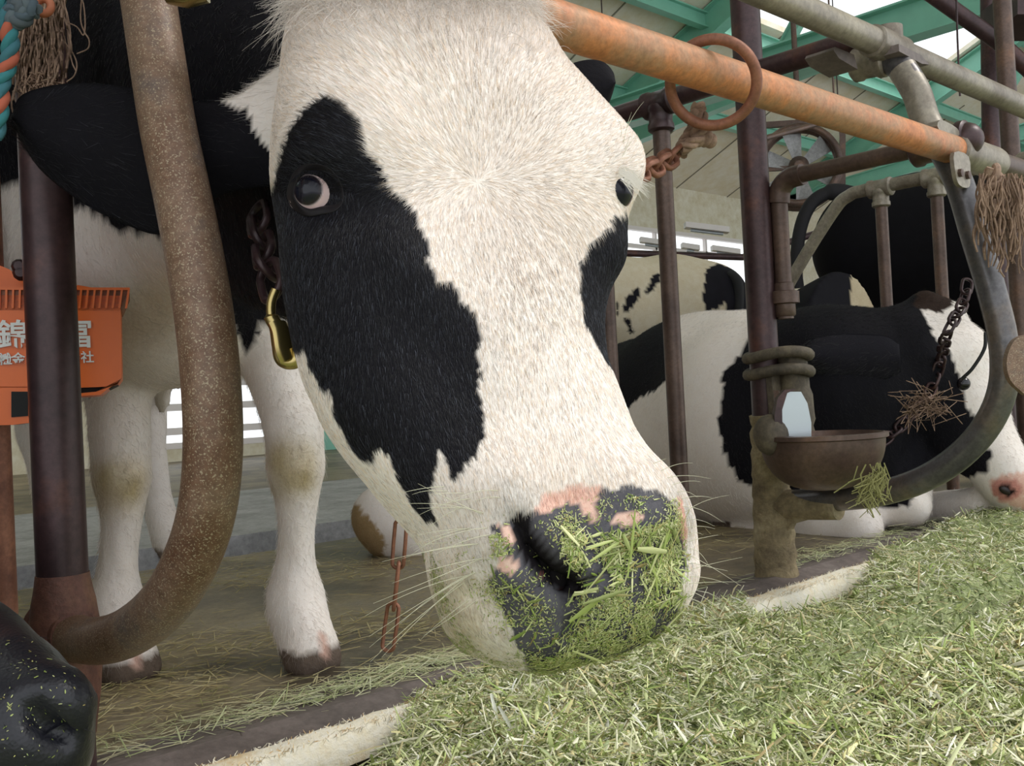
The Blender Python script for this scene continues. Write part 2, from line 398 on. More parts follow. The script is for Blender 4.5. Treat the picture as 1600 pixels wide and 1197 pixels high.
m = MB(); m.tube([(-.3, .735, zup), (6.5, .735, zup)], .021, 28); m.build('pipe', M['grey_pipe'], up)
xt = PY(1362, 75, .735)[0]
m = MB(); m.lathe((xt, .735, zup), (1, 0, 0), [(.022, 0), (.0255, .003), (.0255, .10), (.023, .105)], 28)
m.tube([(xt+.06, .735, zup), (xt+.06, .735, .925)], .023, 20); m.build('tee_fitting', M['grey_pipe'], up)
m = MB(); m.prism([(xt+a*.001, .70, zup+b*.001) for a, b in ((20, -12), (100, -14), (128, -24), (100, -28), (20, -24))], (0, .05, 0)); m.prism([(xt+a*.001, .76, zup+b*.001) for a, b in ((-70, -18), (-10, -18), (0, -40), (-60, -34), (-76, -24))], (0, .05, 0)); m.build('clamp_plate', M['curb'], up)
# cow-side lower part: short stub of a clamp on the frame's top edge
cl = thing('pipe_clamp', 'pale flat metal clamp at the top end of the left rusty loop', 'clamp', PD(300, 2, .66))
m = MB(); m.tube([PD(262, -6, .655), PD(290, 0, .655), PD(322, -8, .655)], .009, 12, flat=.5); m.build('strap', M['brass'], cl)

# --- iron ring round the rail
rc = PY(1114, 130, RY-.004)
nrm = np.array([.80, -.42, .10]); nrm /= np.linalg.norm(nrm)
nrm = (RT*.42 - FW*.86 + UP*.30); nrm /= np.linalg.norm(nrm)
def ringpts(c, n, R, k=48, up=UP, sy=1.0):
    u = np.cross(n, up); u /= np.linalg.norm(u); v_ = np.cross(u, n)
    return [np.array(c)+R*(math.cos(2*math.pi*i/k)*u+sy*math.sin(2*math.pi*i/k)*v_) for i in range(k)]
# plane of the ring holds neither the rail axis: it hangs tilted on the pipe
rq_ = ray(1114, 130); nr = rq_/np.linalg.norm(rq_)+.30*UP+.12*RT; nr /= np.linalg.norm(nr)
m = MB(); m.tube(ringpts(rc, nr, .0475, 56), .0062, 14, closed=True)
tag(m.build('iron_ring', M['ring_rust']), 'big rust-red iron ring hanging on the orange neck rail', 'ring')

# --- chains
def link_chain(name, pts, pitch, wire, label, cat, mat, roll=0., wide=.62, parent=None):
    """oval links strung along a path"""
    pts = smooth_open(pts, 12); seg = [np.linalg.norm(pts[i+1]-pts[i]) for i in range(len(pts)-1)]; L = sum(seg); n = max(2, round(L/pitch))
    root = thing(name, label, cat, pts[0]) if parent is None else parent
    cum = np.concatenate([[0], np.cumsum(seg)]); P = np.array(pts)
    def at(s_): return np.array([np.interp(s_, cum, P[:, k]) for k in range(3)])
    for i in range(n):
        c = at((i+.5)*L/n); d = at(min(L, (i+.9)*L/n))-at(max(0, (i+.1)*L/n)); d /= np.linalg.norm(d)
        s_ = np.cross(d, FW); s_ /= np.linalg.norm(s_); b = np.cross(d, s_)
        ang = roll+(math.pi/2*.8 if i % 2 else 0); u = math.cos(ang)*s_+math.sin(ang)*b
        hl = L/n/2+wire*1.6; hw = hl*wide; q = []
        for k in range(20):
            g = 2*math.pi*k/20; cx = math.cos(g); sx = math.sin(g)
            q.append(c+d*(hl-hw*.9 if cx > 0 else -(hl-hw*.9))*(1 if abs(cx) > .2 else abs(cx)/.2)+d*cx*hw*.9+u*sx*hw)
        m = MB(); m.tube(q, wire, 8, closed=True); m.build('link', mat, root)
    return root
link_chain('tether_chain', [PD(970, 272, 1.02), PD(1010, 266, 1.08), PD(1040, 252, 1.13), PD(1062, 236, 1.16)], .022, .0035, 'short rusty chain between the big cow\'s far eye and the knotted rope', 'chain', M['ring_rust'])
rp = thing('knotted_rope', 'frayed brown rope knotted below the iron ring', 'rope', PD(1085, 200, 1.18))
def rope_strands(path, R, n, seed, turns=3.5, r=.0022):
    g = np.random.default_rng(seed); m = MB(); path = smooth_open(path, 8); N = len(path)
    for k in range(n):
        a0 = 2*math.pi*k/n; q = []
        for i, p in enumerate(path):
            t = path[min(i+1, N-1)]-path[max(i-1, 0)]; t = t/np.linalg.norm(t)
            s_ = np.cross(t, FW+.01); s_ /= np.linalg.norm(s_); b = np.cross(t, s_); a = a0+turns*2*math.pi*i/N
            q.append(p+R*(math.cos(a)*s_+math.sin(a)*b))
        m.tube(q, r, 8)
    return m
rope_strands([PD(1062, 240, 1.165), PD(1072, 222, 1.165), PD(1086, 200, 1.165), PD(1092, 180, 1.165), PD(1090, 166, 1.17)], .0055, 4, 1, 2.0, .0042).build('strand', M['rope'], rp)
rope_strands([PD(1066, 232, 1.15), PD(1084, 222, 1.145), PD(1100, 205, 1.15), PD(1096, 178, 1.16)], .004, 3, 2, 1.6, .0036).build('strand', M['rope'], rp)
m = MB(); 
for i, (a, b, r) in enumerate(((1092, 217, 11), (1102, 216, 12), (1110, 220, 10), (1088, 208, 9))):
    m.ball(PD(a, b, 1.15), (r*.0006, r*.0009, r*.0009), 14, 10)
m.ball(PD(1086, 180, 1.16), .0075, 14, 10)
m.build('knot', M['rope'], rp)

# thin long-link chain hanging under the big cow's chin
ch = link_chain('hanging_chain', [PD(627, 818, 1.02), PD(624, 850, 1.02), PD(620, 910, 1.02), PD(613, 960, 1.02), PD(606, 1012, 1.02)], .046, .0021, 'thin long-link rusty chain hanging free below the big cow\'s chin', 'chain', M['ring_rust'], wide=.26, roll=.25)

# --- water pipe, valve and bowl on the right divider
wp = thing('water_pipe', 'thin brown water pipe with a threaded union running down to the drinking bowl', 'pipe', (XD[1]+.05, .95, .6))
Yp, Xp = .955, XD[1]+.022
e0 = PX(1216, 292, Xp); top = down(e0, 0); zt_ = PX(1216, 292, Xp)[2]
yp = e0[1]
m = MB(); m.tube([(Xp, yp, .47), (Xp, yp, zt_-.01)], .0150, 20)
m.tube(smooth_open([(Xp, yp, zt_-.03), (Xp, yp-.004, zt_-.006), (Xp, yp-.022, zt_+.010), (Xp, yp-.05, zt_+.013)], 5), .019, 20)
m.tube([(Xp, yp-.04, zt_+.013), (Xp, RY+.05, zt_+.013)], .0145, 20); m.build('tube', M['mid_pipe'], wp)
m = MB(); q = PX(1216, 466, Xp); m.lathe((Xp, yp, q[2]-.035), (0, 0, 1), [(.016, 0), (.019, .003), (.019, .022), (.0265, .024), (.0265, .045), (.019, .047), (.018, .06), (.015, .062)], 12); m.build('union_nut', M['mid_pipe'], wp)
m = MB(); tsleeve(m, (Xp, RY+.03, zt_+.012), (0, 1, 0), .026, .09); m.ball((Xp, RY-.01, zt_+.01), .027, 16, 10); m.build('tee_fitting', M['dark_pipe'], wp)
bw = thing('drinking_bowl', 'rusty brown cow drinking bowl with a pale steel tongue on the right post', 'drinking bowl', PD(1290, 720, 1.68))
bc = PD(1284, 686, 1.66); bc0 = bc
R = .101
m = MB(); prof = []
for k in range(13):
    a = math.pi/2*k/12; prof.append((R*math.sin(a)**.75 if k else .001, -.085*math.cos(a)))
prof += [(R*1.05, .002), (R*1.05, .009), (R*.97, .010), (R*.95, .004)]
for k in range(11, -1, -1):
    a = math.pi/2*k/12; prof.append((R*.92*math.sin(a)**.75 if k else .001, -.075*math.cos(a)))
m.lathe(bc, (.0, .0, 1), prof, 48); m.build('bowl', M['mid_pipe'], bw)
m = MB()    # raised back wall of the bowl next to the post
q = [bc+(-.085, .03, .0), bc+(-.085, .03, .05), bc+(-.06, .05, .085), bc+(-.01, .075, .075), bc+(.03, .08, .03), bc+(.06, .065, .0)]
m.prism(q, (.004, -.008, 0)); m.build('back_wall', M['mid_pipe'], bw)
m = MB(); ax = [(_r0*.9-_f0*.3), _f0, _u0]
pts = [PD(a, b, 1.63) for a, b in ((1216, 680), (1214, 650), (1218, 625), (1226, 612), (1246, 612), (1256, 630), (1262, 660), (1262, 684))]
m.prism(pts, -FW*.010+RT*.003); m.build('tongue', M['steel'], bw)
m = MB(); m.prism([PD(a, b, 1.632) for a, b in ((1208, 690), (1206, 650), (1211, 622), (1222, 609), (1240, 608), (1226, 614), (1218, 640), (1219, 686))], -FW*.016); m.build('dark_left_edge', M['dark_pipe'], bw)  # darker strip along the left edge of the tongue
m = MB(); zb = PX(1200, 566, XD[1])[2]
for dz in (-.018, .012): m.tube([(XD[1]+.01+.042*math.cos(t), .978+.058*math.sin(t), zb+dz+.004*math.sin(2*t)) for t in np.linspace(0, 2*math.pi, 37)[:-1]], .0105, 10, closed=True)
m.tube(smooth_open([(XD[1]+.02, .955, zb+.02), (XD[1]+.02, .952, zb-.05), (XD[1]+.022, .95, zb-.11), (XD[1]+.03, .94, zb-.17)], 5), [.026]*6+[.03]*5+[.024]*5, 20)
m.prism([(XD[1]-.03, .968, zb-.01), (XD[1]+.035, .968, zb-.01), (XD[1]+.05, .968, zb-.10), (XD[1]+.04, .968, zb-.2), (XD[1]-.02, .968, zb-.2)], (0, .012, 0))
m.ball(bc+(-.080, .045, .012), (.030, .03, .035), 18, 12)
m.build('bracket', M['grime'], bw)

# --- orange box behind the left posts
ob = thing('orange_box', 'bright orange enamel box with white characters, seen behind the left dark post', 'metal box', PD(80, 540, 1.22))
def qd(px, py, d=1.20): return PD(px, py, d)
_q = ray(212, 560); O_in = np.array([_q[0], _q[1], 0]); O_in /= np.linalg.norm(O_in); O_right = np.array([O_in[1], -O_in[0], 0])
o0 = PD(40, 540, 1.06)
def ob_p(x, z, y=0): return o0+O_right*x+_u0*z+O_in*y    # x, z in metres from (40,540)
k_ = 1.06/FPX
def obx(px, py, y=0): 
    r = ray(px, py); t = ((o0-CAM)@O_in)/(r@O_in); return CAM+r*t+O_in*y
# tray body: front outline extruded back
fr = [(-160, 460), (188, 462), (190, 590), (184, 598), (172, 604), (120, 606), (-160, 606)]
m = MB(); m.prism([obx(a, b) for a, b in fr], O_in*.10); m.build('tray', M['orange'], ob)
m = MB(); m.prism([obx(a, b) for a, b in ((-160, 450), (202, 452), (190, 480), (186, 486), (-160, 484))], O_in*.012); 
m.prism([obx(a, b, .012) for a, b in ((-160, 450), (202, 452), (190, 480), (-160, 480))], O_in*.10); m.build('rim', M['ring_rust'], ob)
m = MB()
for i in range(34):
    x = -150+i*10.6
    m.prism([obx(x, 452, -.004), obx(x+3.2, 452, -.004), obx(x+2.4+ (x-20)*-.02, 482, -.003), obx(x-1+(x-20)*-.02, 482, -.003)], O_in*.006)
m.prism([obx(a, b, -.004) for a, b in ((-160, 449), (203, 450), (202, 454), (-160, 453))], O_in*.01)
m.build('ribs', M['orange'], ob)
m = MB(); m.prism([obx(a, b, .05) for a, b in smooth_closed([(118, 460), (118, 445), (96, 436), (92, 420), (80, 402), (60, 396), (40, 404), (34, 430), (-20, 400), (-150, 392), (-150, 460)], 3)], O_in*.03)
m.prism([obx(a, b, .04) for a, b in ((100, 452), (118, 438), (150, 444), (185, 452))], O_in*.02)
m.build('back_plate', M['orange'], ob)
m = MB(); m.prism([obx(a, b, .01) for a, b in ((118, 604), (184, 600), (152, 616), (108, 618))], O_in*.07); m.build('shadowed_throat', M['black'], ob)  # black solid stands in for the shade inside the opening
m = MB(); m.prism([obx(a, b, .0) for a, b in ((184, 600), (189, 592), (157, 617), (110, 620), (110, 616), (150, 612))], O_in*.08); m.prism([obx(a, b, .0) for a, b in ((-160, 604), (120, 604), (120, 622), (121, 640), (112, 652), (20, 664), (-160, 668))], O_in*.06)
m.build('lower_chute', M['orange'], ob)
for a, b in ((26, 408), (28, 418)):
    m = MB(); m.lathe(obx(a+2, b+6, .02), -O_in, [(.008, 0), (.008, .01), (.005, .014)], 10); m.build('bolt', M['dark_pipe'], ob)
m = MB(); m.prism([obx(a, b, -.002) for a, b in ((18, 612), (44, 612), (44, 650), (18, 652))], O_in*.003); m.build('slot', M['black'], ob)
def text(txt, px, py, size, mat, parent, name='lettering', yy=-.002, bold=0., vec=None):
    cu = bpy.data.curves.new(name, 'FONT'); cu.body = txt; cu.size = size; cu.extrude = .0008; cu.offset = bold; cu.align_x = 'LEFT'; cu.resolution_u = 3
    t = bpy.data.objects.new(name, cu); COL.objects.link(t)
    p = obx(px, py, yy); z = -O_in; x = O_right; y = np.cross(z, x)
    t.matrix_world = Matrix(((x[0], y[0], z[0], p[0]), (x[1], y[1], z[1], p[1]), (x[2], y[2], z[2], p[2]), (0, 0, 0, 1)))
    bpy.context.view_layer.update()
    me = bpy.data.meshes.new_from_object(t.evaluated_get(bpy.context.evaluated_depsgraph_get())); me.transform(t.matrix_world)
    bpy.data.objects.remove(t); me.materials.clear(); me.materials.append(mat)
    o = bpy.data.objects.new(name, me); COL.objects.link(o); o.parent = parent; o.matrix_parent_inverse = Matrix.Translation(-parent.location); return o
text('錦岡', -6, 541, .032, M['white_paint'], ob, bold=.0006)
text('冨', 97, 540, .032, M['white_paint'], ob, bold=.0006)
text('株式会社', -70, 571, .0135, M['white_paint'], ob, bold=.0002)
text('㈱金山', -4, 569, .0135, M['white_paint'], ob, bold=.0002)
text('式会社', 84, 567, .0135, M['white_paint'], ob, bold=.0002)

# --- twine and coloured ropes, top left, hanging on the left post
tw = thing('twine_bundle', 'frayed bundle of brown baling twine hanging on the left dark post', 'twine', PD(75, 60, .88))
g = np.random.default_rng(5); m = MB()
for k in range(230):
    x0 = g.uniform(40, 98); pts = [PD(x0, -30, .885+g.uniform(-.02, .02))]
    x = x0; y = -30; yend = g.uniform(60, 165)
    while y < yend:
        y += g.uniform(18, 34); x += g.uniform(-9, 7) - (1.6 if y > 90 else 0); pts.append(PD(x, y, .885+g.uniform(-.02, .018)))
    m.tube(smooth_open(pts, 3), g.uniform(.0004, .0011), 5)
for k in range(420):   # tangled felt at the lower end
    a = g.uniform(0, 6.28); rr = g.uniform(2, 32); c = (66+rr*math.cos(a)*.9, 140+rr*math.sin(a)*.75); q = []
    for j in range(5): q.append(PD(c[0]+g.normal(0, 7), c[1]+g.normal(0, 6), .885+g.uniform(-.02, .02)))
    m.tube(smooth_open(q, 3), .0005, 4)
m.build('fibres', M['rope'], tw)
m = MB()
for k, q in enumerate(([(98, -10), (104, 25), (106, 60), (112, 95), (118, 110)], [(128, -10), (126, 30), (132, 50), (139, 62), (137, 76), (120, 84)], [(104, 35), (120, 42), (130, 55), (133, 40), (131, 10), (125, -10)], [(96, 60), (112, 80), (120, 100), (116, 118), (104, 128)])):
    m.tube(smooth_open([PD(a, b, .87) for a, b in q], 6), .0006, 6)
m.build('loose_loops', M['rope'], tw)
for name, lab, cols, path in (('teal_rope', 'teal and orange twisted rope along the left edge of the frame', None, [(2, -20), (8, 30), (16, 60), (14, 95), (2, 130), (0, 170), (-8, 215)]), ('blue_rope', 'faded blue-grey knotted cord above the twine bundle', None, [(18, -15), (34, 12), (40, 26), (22, 34), (20, 14), (44, 8), (56, 20)])):
    r_ = thing(name, lab, 'rope', PD(path[0][0], path[0][1], .78))
    cs = [(.05, .25, .27), (.55, .14, .08), (.06, .20, .24)] if name == 'teal_rope' else [(.10, .14, .17), (.14, .18, .2), (.12, .15, .17)]
    P_ = smooth_open([PD(a, b, .78) for a, b in path], 8); N = len(P_)
    for k in range(3):
        q = []
        for i, p in enumerate(P_):
            t = P_[min(i+1, N-1)]-P_[max(i-1, 0)]; t /= np.linalg.norm(t); s_ = np.cross(t, FW); s_ /= np.linalg.norm(s_); b = np.cross(t, s_); a = 2*math.pi*(k/3+i/14)
            q.append(p+.0035*(math.cos(a)*s_+math.sin(a)*b))
        mm = MB(); mm.tube(q, .0038, 8); mm.build('strand', plain('rope_'+name+str(k), cs[k], .9, nz=.3), r_)
r_ = thing('rubber_washer', 'small orange rubber ring beside the blue-grey cord', 'ring', PD(70, 10, .80))
m = MB(); m.tube(ringpts(PD(68, 10, .80), -FW, .006, 28), .0032, 10, closed=True); m.build('ring', plain('orange_rubber', (.5, .16, .08), .6), r_)
# rope hanging on the right clamp
rr = thing('clamp_rope', 'frayed light-brown rope ends hanging below the right rail clamp', 'rope', PD(1560, 300, 1.42))
m = MB(); g = np.random.default_rng(9)
for k in range(140):
    x = g.uniform(1528, 1600); y = g.uniform(270, 300); q = []; ye = y+g.uniform(30, 150); dd = 1.42+g.uniform(-.03, .03)
    while y < ye: q.append(PD(x, y, dd)); y += g.uniform(12, 22); x += g.uniform(-7, 8)
    if len(q) > 2: m.tube(smooth_open(q, 3), g.uniform(.0007, .0017), 5)
m.build('fibres', M['rope'], rr)
rope_strands([PD(1548, 262, 1.42), PD(1556, 285, 1.42), PD(1542, 310, 1.42), PD(1550, 340, 1.42)], .007, 3, 4, 1.5, .0055).build('strand', M['rope'], rr)

# --- big fan under the roof
fc = PD(1248, 262, 7.0)
fan = thing('barn_fan', 'big round grey barn fan hanging under the roof beyond the water pipe', 'fan', fc)
nf = -(FW*.93+RT*.25); nf /= np.linalg.norm(nf)
Rf = 58/FPX*7.0
m = MB(); m.tube(ringpts(fc, nf, Rf*1.05, 48), .035, 10, closed=True); m.tube(ringpts(fc+nf*.1, nf, Rf*1.02, 48), .025, 10, closed=True); m.build('shroud', M['mid_pipe'], fan)
uf = np.cross(nf, UP); uf /= np.linalg.norm(uf); vf = np.cross(uf, nf)
for k in range(6):
    a = k*math.pi/3+.35; d = math.cos(a)*uf+math.sin(a)*vf; e = -math.sin(a)*uf+math.cos(a)*vf
    m = MB(); m.prism([fc+d*.06-e*.03, fc+d*Rf*.92-e*.07+nf*.02, fc+d*Rf*.95+e*.06-nf*.03, fc+d*.06+e*.03], nf*.012); m.build('blade', M['walk'], fan)
m = MB(); m.lathe(fc-nf*.08, nf, [(.05, 0), (.07, .02), (.07, .14), (.03, .18)], 20); m.build('motor', M['mid_pipe'], fan)
m = MB()
for s1 in (-1, 1): m.box(fc+uf*s1*(Rf*1.12)+vf*.0, (.04, .04, Rf*2.5), (uf, nf, vf))
m.box(fc+vf*Rf*1.2, (Rf*2.5, .04, .04), (uf, nf, vf)); m.tube([fc+vf*Rf*1.2, np.array([(fc+vf*Rf*1.2)[0], (fc+vf*Rf*1.2)[1], zr((fc+vf*Rf*1.2)[1])+.03])], .02, 8); m.box(fc, (Rf*2.2, .03, .03), (uf, nf, vf)); m.build('bracket', M['mid_pipe'], fan)
# fluorescent lamp housings under the far eaves
for i, (a, b, c, d, dd, lab) in enumerate(((1070, 352, 1138, 360, 9.0, 'single white fluorescent lamp housing above the far windows'), (1000, 375, 1042, 381, 10, 'pinkish lamp housing left of the brown pole, in the row over the windows'), (1065, 384, 1092, 388, 10, 'pinkish lamp housing between two brown poles, in the row over the windows'), (1112, 388, 1155, 394, 10, 'pinkish lamp housing nearest the thick right post, in the row over the windows'))):
    p, q = PD(a, b, dd), PD(c, d, dd); r_ = thing('ceiling_lamp', lab, 'lamp', (p+q)/2, 'fluorescent lamps')
    x = q-p; L = np.linalg.norm(x); x /= L; y_ = np.cross(_u0, x)
    m = MB(); m.box((p+q)/2, (L, .12, .05), (x, y_, _u0)); m.build('housing', M['lamp'], r_)
    m = MB(); m.tube([p+x*.05-_u0*.04, q-x*.05-_u0*.04], .014, 10); m.build('lamp_tube', M['steel'], r_)
# distant service pipes
for nm, lab, pts, r_, mt in (('service_pipe', 'long thin dark pipe crossing the far wall under the lamps', [PD(960, 395, 8.5), PD(1160, 402, 8.8), PD(1320, 350, 8.8)], .03, 'dark_pipe'),
                              ('milk_pipe', 'dark sloping pipe crossing the upper right corner', [PD(1440, -20, 3.2), PD(1560, 65, 3.2), PD(1620, 120, 3.2)], .026, 'dark_pipe'),
                              ('roof_prop', 'dark vertical pipe standing behind the upper rail at the right', [PD(1546, -30, 3.6), PD(1549, 230, 3.6), (PD(1549, 230, 3.6)*[1, 1, 0])], .032, 'dark_pipe'),
                              ('feed_pipe', 'thin grey pipe under the roof beside the fan', [PD(1187, 218, 5.2), PD(1305, 186, 5.6)], .015, 'mid_pipe'),
                              ('hanging_cable', 'thin black cable hanging under the roof at the right', [PD(1494, -20, 3.0), PD(1496, 60, 3.0), PD(1500, 150, 3.0)], .003, 'dark_pipe')):
    m = MB(); m.tube([np.array(p) for p in pts], r_, 14)
    if nm in ('service_pipe', 'feed_pipe'):
        for q_ in (pts[0], pts[-1]): m.tube([q_, np.array([q_[0], q_[1], zr(q_[1])-.04])], .006, 6)
    tag(m.build(nm, M[mt]), lab, 'cable' if 'cable' in nm else 'pipe')
m = MB(); q0 = PD(1560, 30, 3.3); m.box(q0+RT*.16+UP*.02, (.32, .25, .10), (RT, FW, UP)); tag(m.build('machine_housing', M['dark_pipe']), 'dark box under the roof in the upper right corner', 'machine')

# --- kerb and frayed plank
m = MB(); kx0, kx1 = -1.5, 9
m.add([(kx0, .90, -.24), (kx1, .90, -.24), (kx0, .93, 0), (kx1, .93, 0), (kx0, .98, .012), (kx1, .98, .012), (kx0, 1.07, .0), (kx1, 1.07, .0), (kx0, 1.07, -.1), (kx1, 1.07, -.1)],
      [(0, 1, 3, 2), (2, 3, 5, 4), (4, 5, 7, 6), (6, 7, 9, 8), (8, 9, 1, 0)])
struct('kerb', m, M['curb'])

lk = thing('hinged_latch', 'flat tan iron latch plate on the curved pipe at the right edge of the frame', 'latch', PX(1585, 575, XD[1]))
m = MB(); m.prism([PD(a, b, 1.40) for a, b in smooth_closed([(1590, 528), (1578, 545), (1573, 568), (1578, 592), (1592, 608), (1608, 612), (1612, 530)], 3)], FW*.012); m.build('plate', M['loop_rust'], lk)
# ================================================================ coats and bodies
def coat_mat(name, bmp=.35, rough=.75, scale=260):
    m, nt, b = nodes(name); at = nt.nodes.new('ShaderNodeAttribute'); at.attribute_name = 'coat'
    co = coords(nt); n = noise(nt, scale, 4, .7, co); n2 = noise(nt, 22, 4, .6, co)
    c = mix(nt, .35, at.outputs['Color'], ramp(nt, n, [(.3, (.3, .3, .3)), (.7, (.75, .75, .75))]), 'OVERLAY')
    c = mix(nt, .25, c, ramp(nt, n2, [(.35, (.36, .33, .27)), (.65, (.62, .62, .62))]), 'OVERLAY')
    nt.links.new(c, b.inputs['Base Color']); b.inputs['Roughness'].default_value = rough; b.inputs['Specular IOR Level'].default_value = .10
    bump(nt, b, n, bmp, .002); return m
M['coat'] = coat_mat('cow_coat')
M['hide'] = coat_mat('cow_hide_detail', .25, .7, 420)
def hair_mat():
    m, nt, b = nodes('cow_hair'); at = nt.nodes.new('ShaderNodeAttribute'); at.attribute_name = 'tint'
    nt.links.new(at.outputs['Color'], b.inputs['Base Color']); b.inputs['Roughness'].default_value = .42; b.inputs['Specular IOR Level'].default_value = .35
    return m
M['hair'] = hair_mat()
WHITE = np.array((.90, .825, .775)); BLACK = np.array((.008, .0075, .0105)); PINK = np.array((.74, .48, .40)); GREY = np.array((.085, .082, .095))
HOOF = np.array((.20, .15, .12)); STAIN = np.array((.40, .30, .11))

def snoise(p, s, seed=0):
    """cheap smooth noise from sines, roughly -1..1"""
    g = np.random.default_rng(seed); r = np.zeros(len(p))
    for k in range(9):
        d = g.normal(size=3); d /= np.linalg.norm(d); r += math.sin(1)*np.sin(p@d*s*g.uniform(.6, 1.9)+g.uniform(0, 6.28))
    return r/4.5

class SDF:
    def __init__(self, lo, hi, h):
        self.lo = np.array(lo, float); self.h = h; n = np.ceil((np.array(hi)-self.lo)/h).astype(int)+1
        self.n = n; self.ax = [self.lo[i]+h*np.arange(n[i]) for i in range(3)]; self.F = np.full(n, .3, np.float32)
    def _blk(self, lo, hi):
        s = []
        for i in range(3):
            a = int(max(0, math.floor((lo[i]-self.lo[i])/self.h))); b = int(min(self.n[i], math.ceil((hi[i]-self.lo[i])/self.h)+1)); s.append(slice(a, max(a, b)))
        X, Y, Z = np.meshgrid(self.ax[0][s[0]], self.ax[1][s[1]], self.ax[2][s[2]], indexing='ij'); return tuple(s), X, Y, Z
    def _mix(self, s, d, k, sub=False):
        F = self.F[s]
        if sub:
            h = np.clip(.5-.5*(F+d)/k, 0, 1); self.F[s] = F*(1-h)+(-d)*h+k*h*(1-h)
        else:
            h = np.clip(.5+.5*(F-d)/k, 0, 1); self.F[s] = F*(1-h)+d*h-k*h*(1-h)
    def cone(self, a, b, ra, rb, k=.03, sub=False):
        a = np.array(a, float); b = np.array(b, float); R = max(ra, rb)+.3*0+k*3+.02
        s, X, Y, Z = self._blk(np.minimum(a, b)-R, np.maximum(a, b)+R)
        if X.size == 0: return self
        ab = b-a; L = ab@ab+1e-12; t = np.clip(((X-a[0])*ab[0]+(Y-a[1])*ab[1]+(Z-a[2])*ab[2])/L, 0, 1)
        d = np.sqrt((X-a[0]-t*ab[0])**2+(Y-a[1]-t*ab[1])**2+(Z-a[2]-t*ab[2])**2)-(ra+(rb-ra)*t)
        self._mix(s, d, k, sub); return self
    def ell(self, c, r, ax=None, k=.03, sub=False):
        c = np.array(c, float); r = np.array(r, float); ax = np.eye(3) if ax is None else np.array([np.array(q)/np.linalg.norm(q) for q in ax])
        R = r.max()+k*3+.02; s, X, Y, Z = self._blk(c-R, c+R)
        if X.size == 0: return self
        q = [(X-c[0])*ax[i][0]+(Y-c[1])*ax[i][1]+(Z-c[2])*ax[i][2] for i in range(3)]
        k0 = np.sqrt(sum((q[i]/r[i])**2 for i in range(3)))+1e-9; k1 = np.sqrt(sum((q[i]/r[i]**2)**2 for i in range(3)))+1e-9
        self._mix(s, k0*(k0-1)/k1, k, sub); return self
    def chain(self, pts, rs, k=.03):
        for i in range(len(pts)-1): self.cone(pts[i], pts[i+1], rs[i], rs[i+1], k)
        return self
    def mesh(self, relax=2):
        F = self.F; F[0], F[-1] = .1, .1; F[:, 0], F[:, -1] = .1, .1; F[:, :, 0], F[:, :, -1] = .1, .1
        nx, ny, nz = F.shape; ins = F < 0; acc = np.zeros((nx-1, ny-1, nz-1, 3), np.float32); cnt = np.zeros((nx-1, ny-1, nz-1), np.float32)
        edges = [[], [], []]
        for ax in range(3):
            sl0 = [slice(None)]*3; sl1 = [slice(None)]*3; sl0[ax] = slice(0, -1); sl1[ax] = slice(1, None)
            f0, f1 = F[tuple(sl0)], F[tuple(sl1)]; cr = (f0 < 0) != (f1 < 0); I = np.argwhere(cr); t = (f0/(f0-f1+1e-12))[cr]
            P = I.astype(np.float32).copy(); P[:, ax] += t; o1, o2 = [a for a in range(3) if a != ax]
            edges[ax] = (I, f0[cr] < 0)
            for d1 in (0, 1):
                for d2 in (0, 1):
                    J = I.copy(); J[:, o1] -= d1; J[:, o2] -= d2
                    np.add.at(acc, (J[:, 0], J[:, 1], J[:, 2]), P); np.add.at(cnt, (J[:, 0], J[:, 1], J[:, 2]), 1)
        m = cnt > 0; idx = np.full(cnt.shape, -1, np.int64); idx[m] = np.arange(m.sum()); v = acc[m]/cnt[m][:, None]; fs = []
        for ax in range(3):
            I, pos = edges[ax]; o1, o2 = [(1, 2), (2, 0), (0, 1)][ax]
            def g(d1, d2):
                J = I.copy(); J[:, o1] -= d1; J[:, o2] -= d2; return idx[J[:, 0], J[:, 1], J[:, 2]]
            q = np.stack([g(1, 1), g(0, 1), g(0, 0), g(1, 0)], 1); q[~pos] = q[~pos][:, ::-1]; fs.append(q)
        f = np.concatenate(fs); f = f[(f >= 0).all(1)]
        v = self.lo+v*self.h
        for _ in range(relax):
            a = np.zeros_like(v); c = np.zeros(len(v))
            for i in range(4):
                j = (i+1) % 4; np.add.at(a, f[:, i], v[f[:, j]]); np.add.at(c, f[:, i], 1); np.add.at(a, f[:, j], v[f[:, i]]); np.add.at(c, f[:, j], 1)
            v = v*.5+.5*a/np.maximum(c, 1)[:, None]
        return v, f

# ================================================================ the big cow's head
HL = .500                                          # poll to muzzle
t_ = math.radians(20)
_d2 = np.array([.235, -.972])
Dh = math.cos(t_)*(_d2[0]*RT+_d2[1]*UP)-math.sin(t_)*FW; Dh /= np.linalg.norm(Dh)
ph = math.radians(22)
lat0 = RT*.972+UP*.235; lat0 -= Dh*(lat0@Dh); lat0 /= np.linalg.norm(lat0)
nor0 = np.cross(Dh, lat0); nor0 *= -1 if nor0@FW > 0 else 1
Nh = nor0*math.cos(ph)+lat0*math.sin(ph); Ah = lat0*math.cos(ph)-nor0*math.sin(ph)
C0 = PD(632, -75, .765)
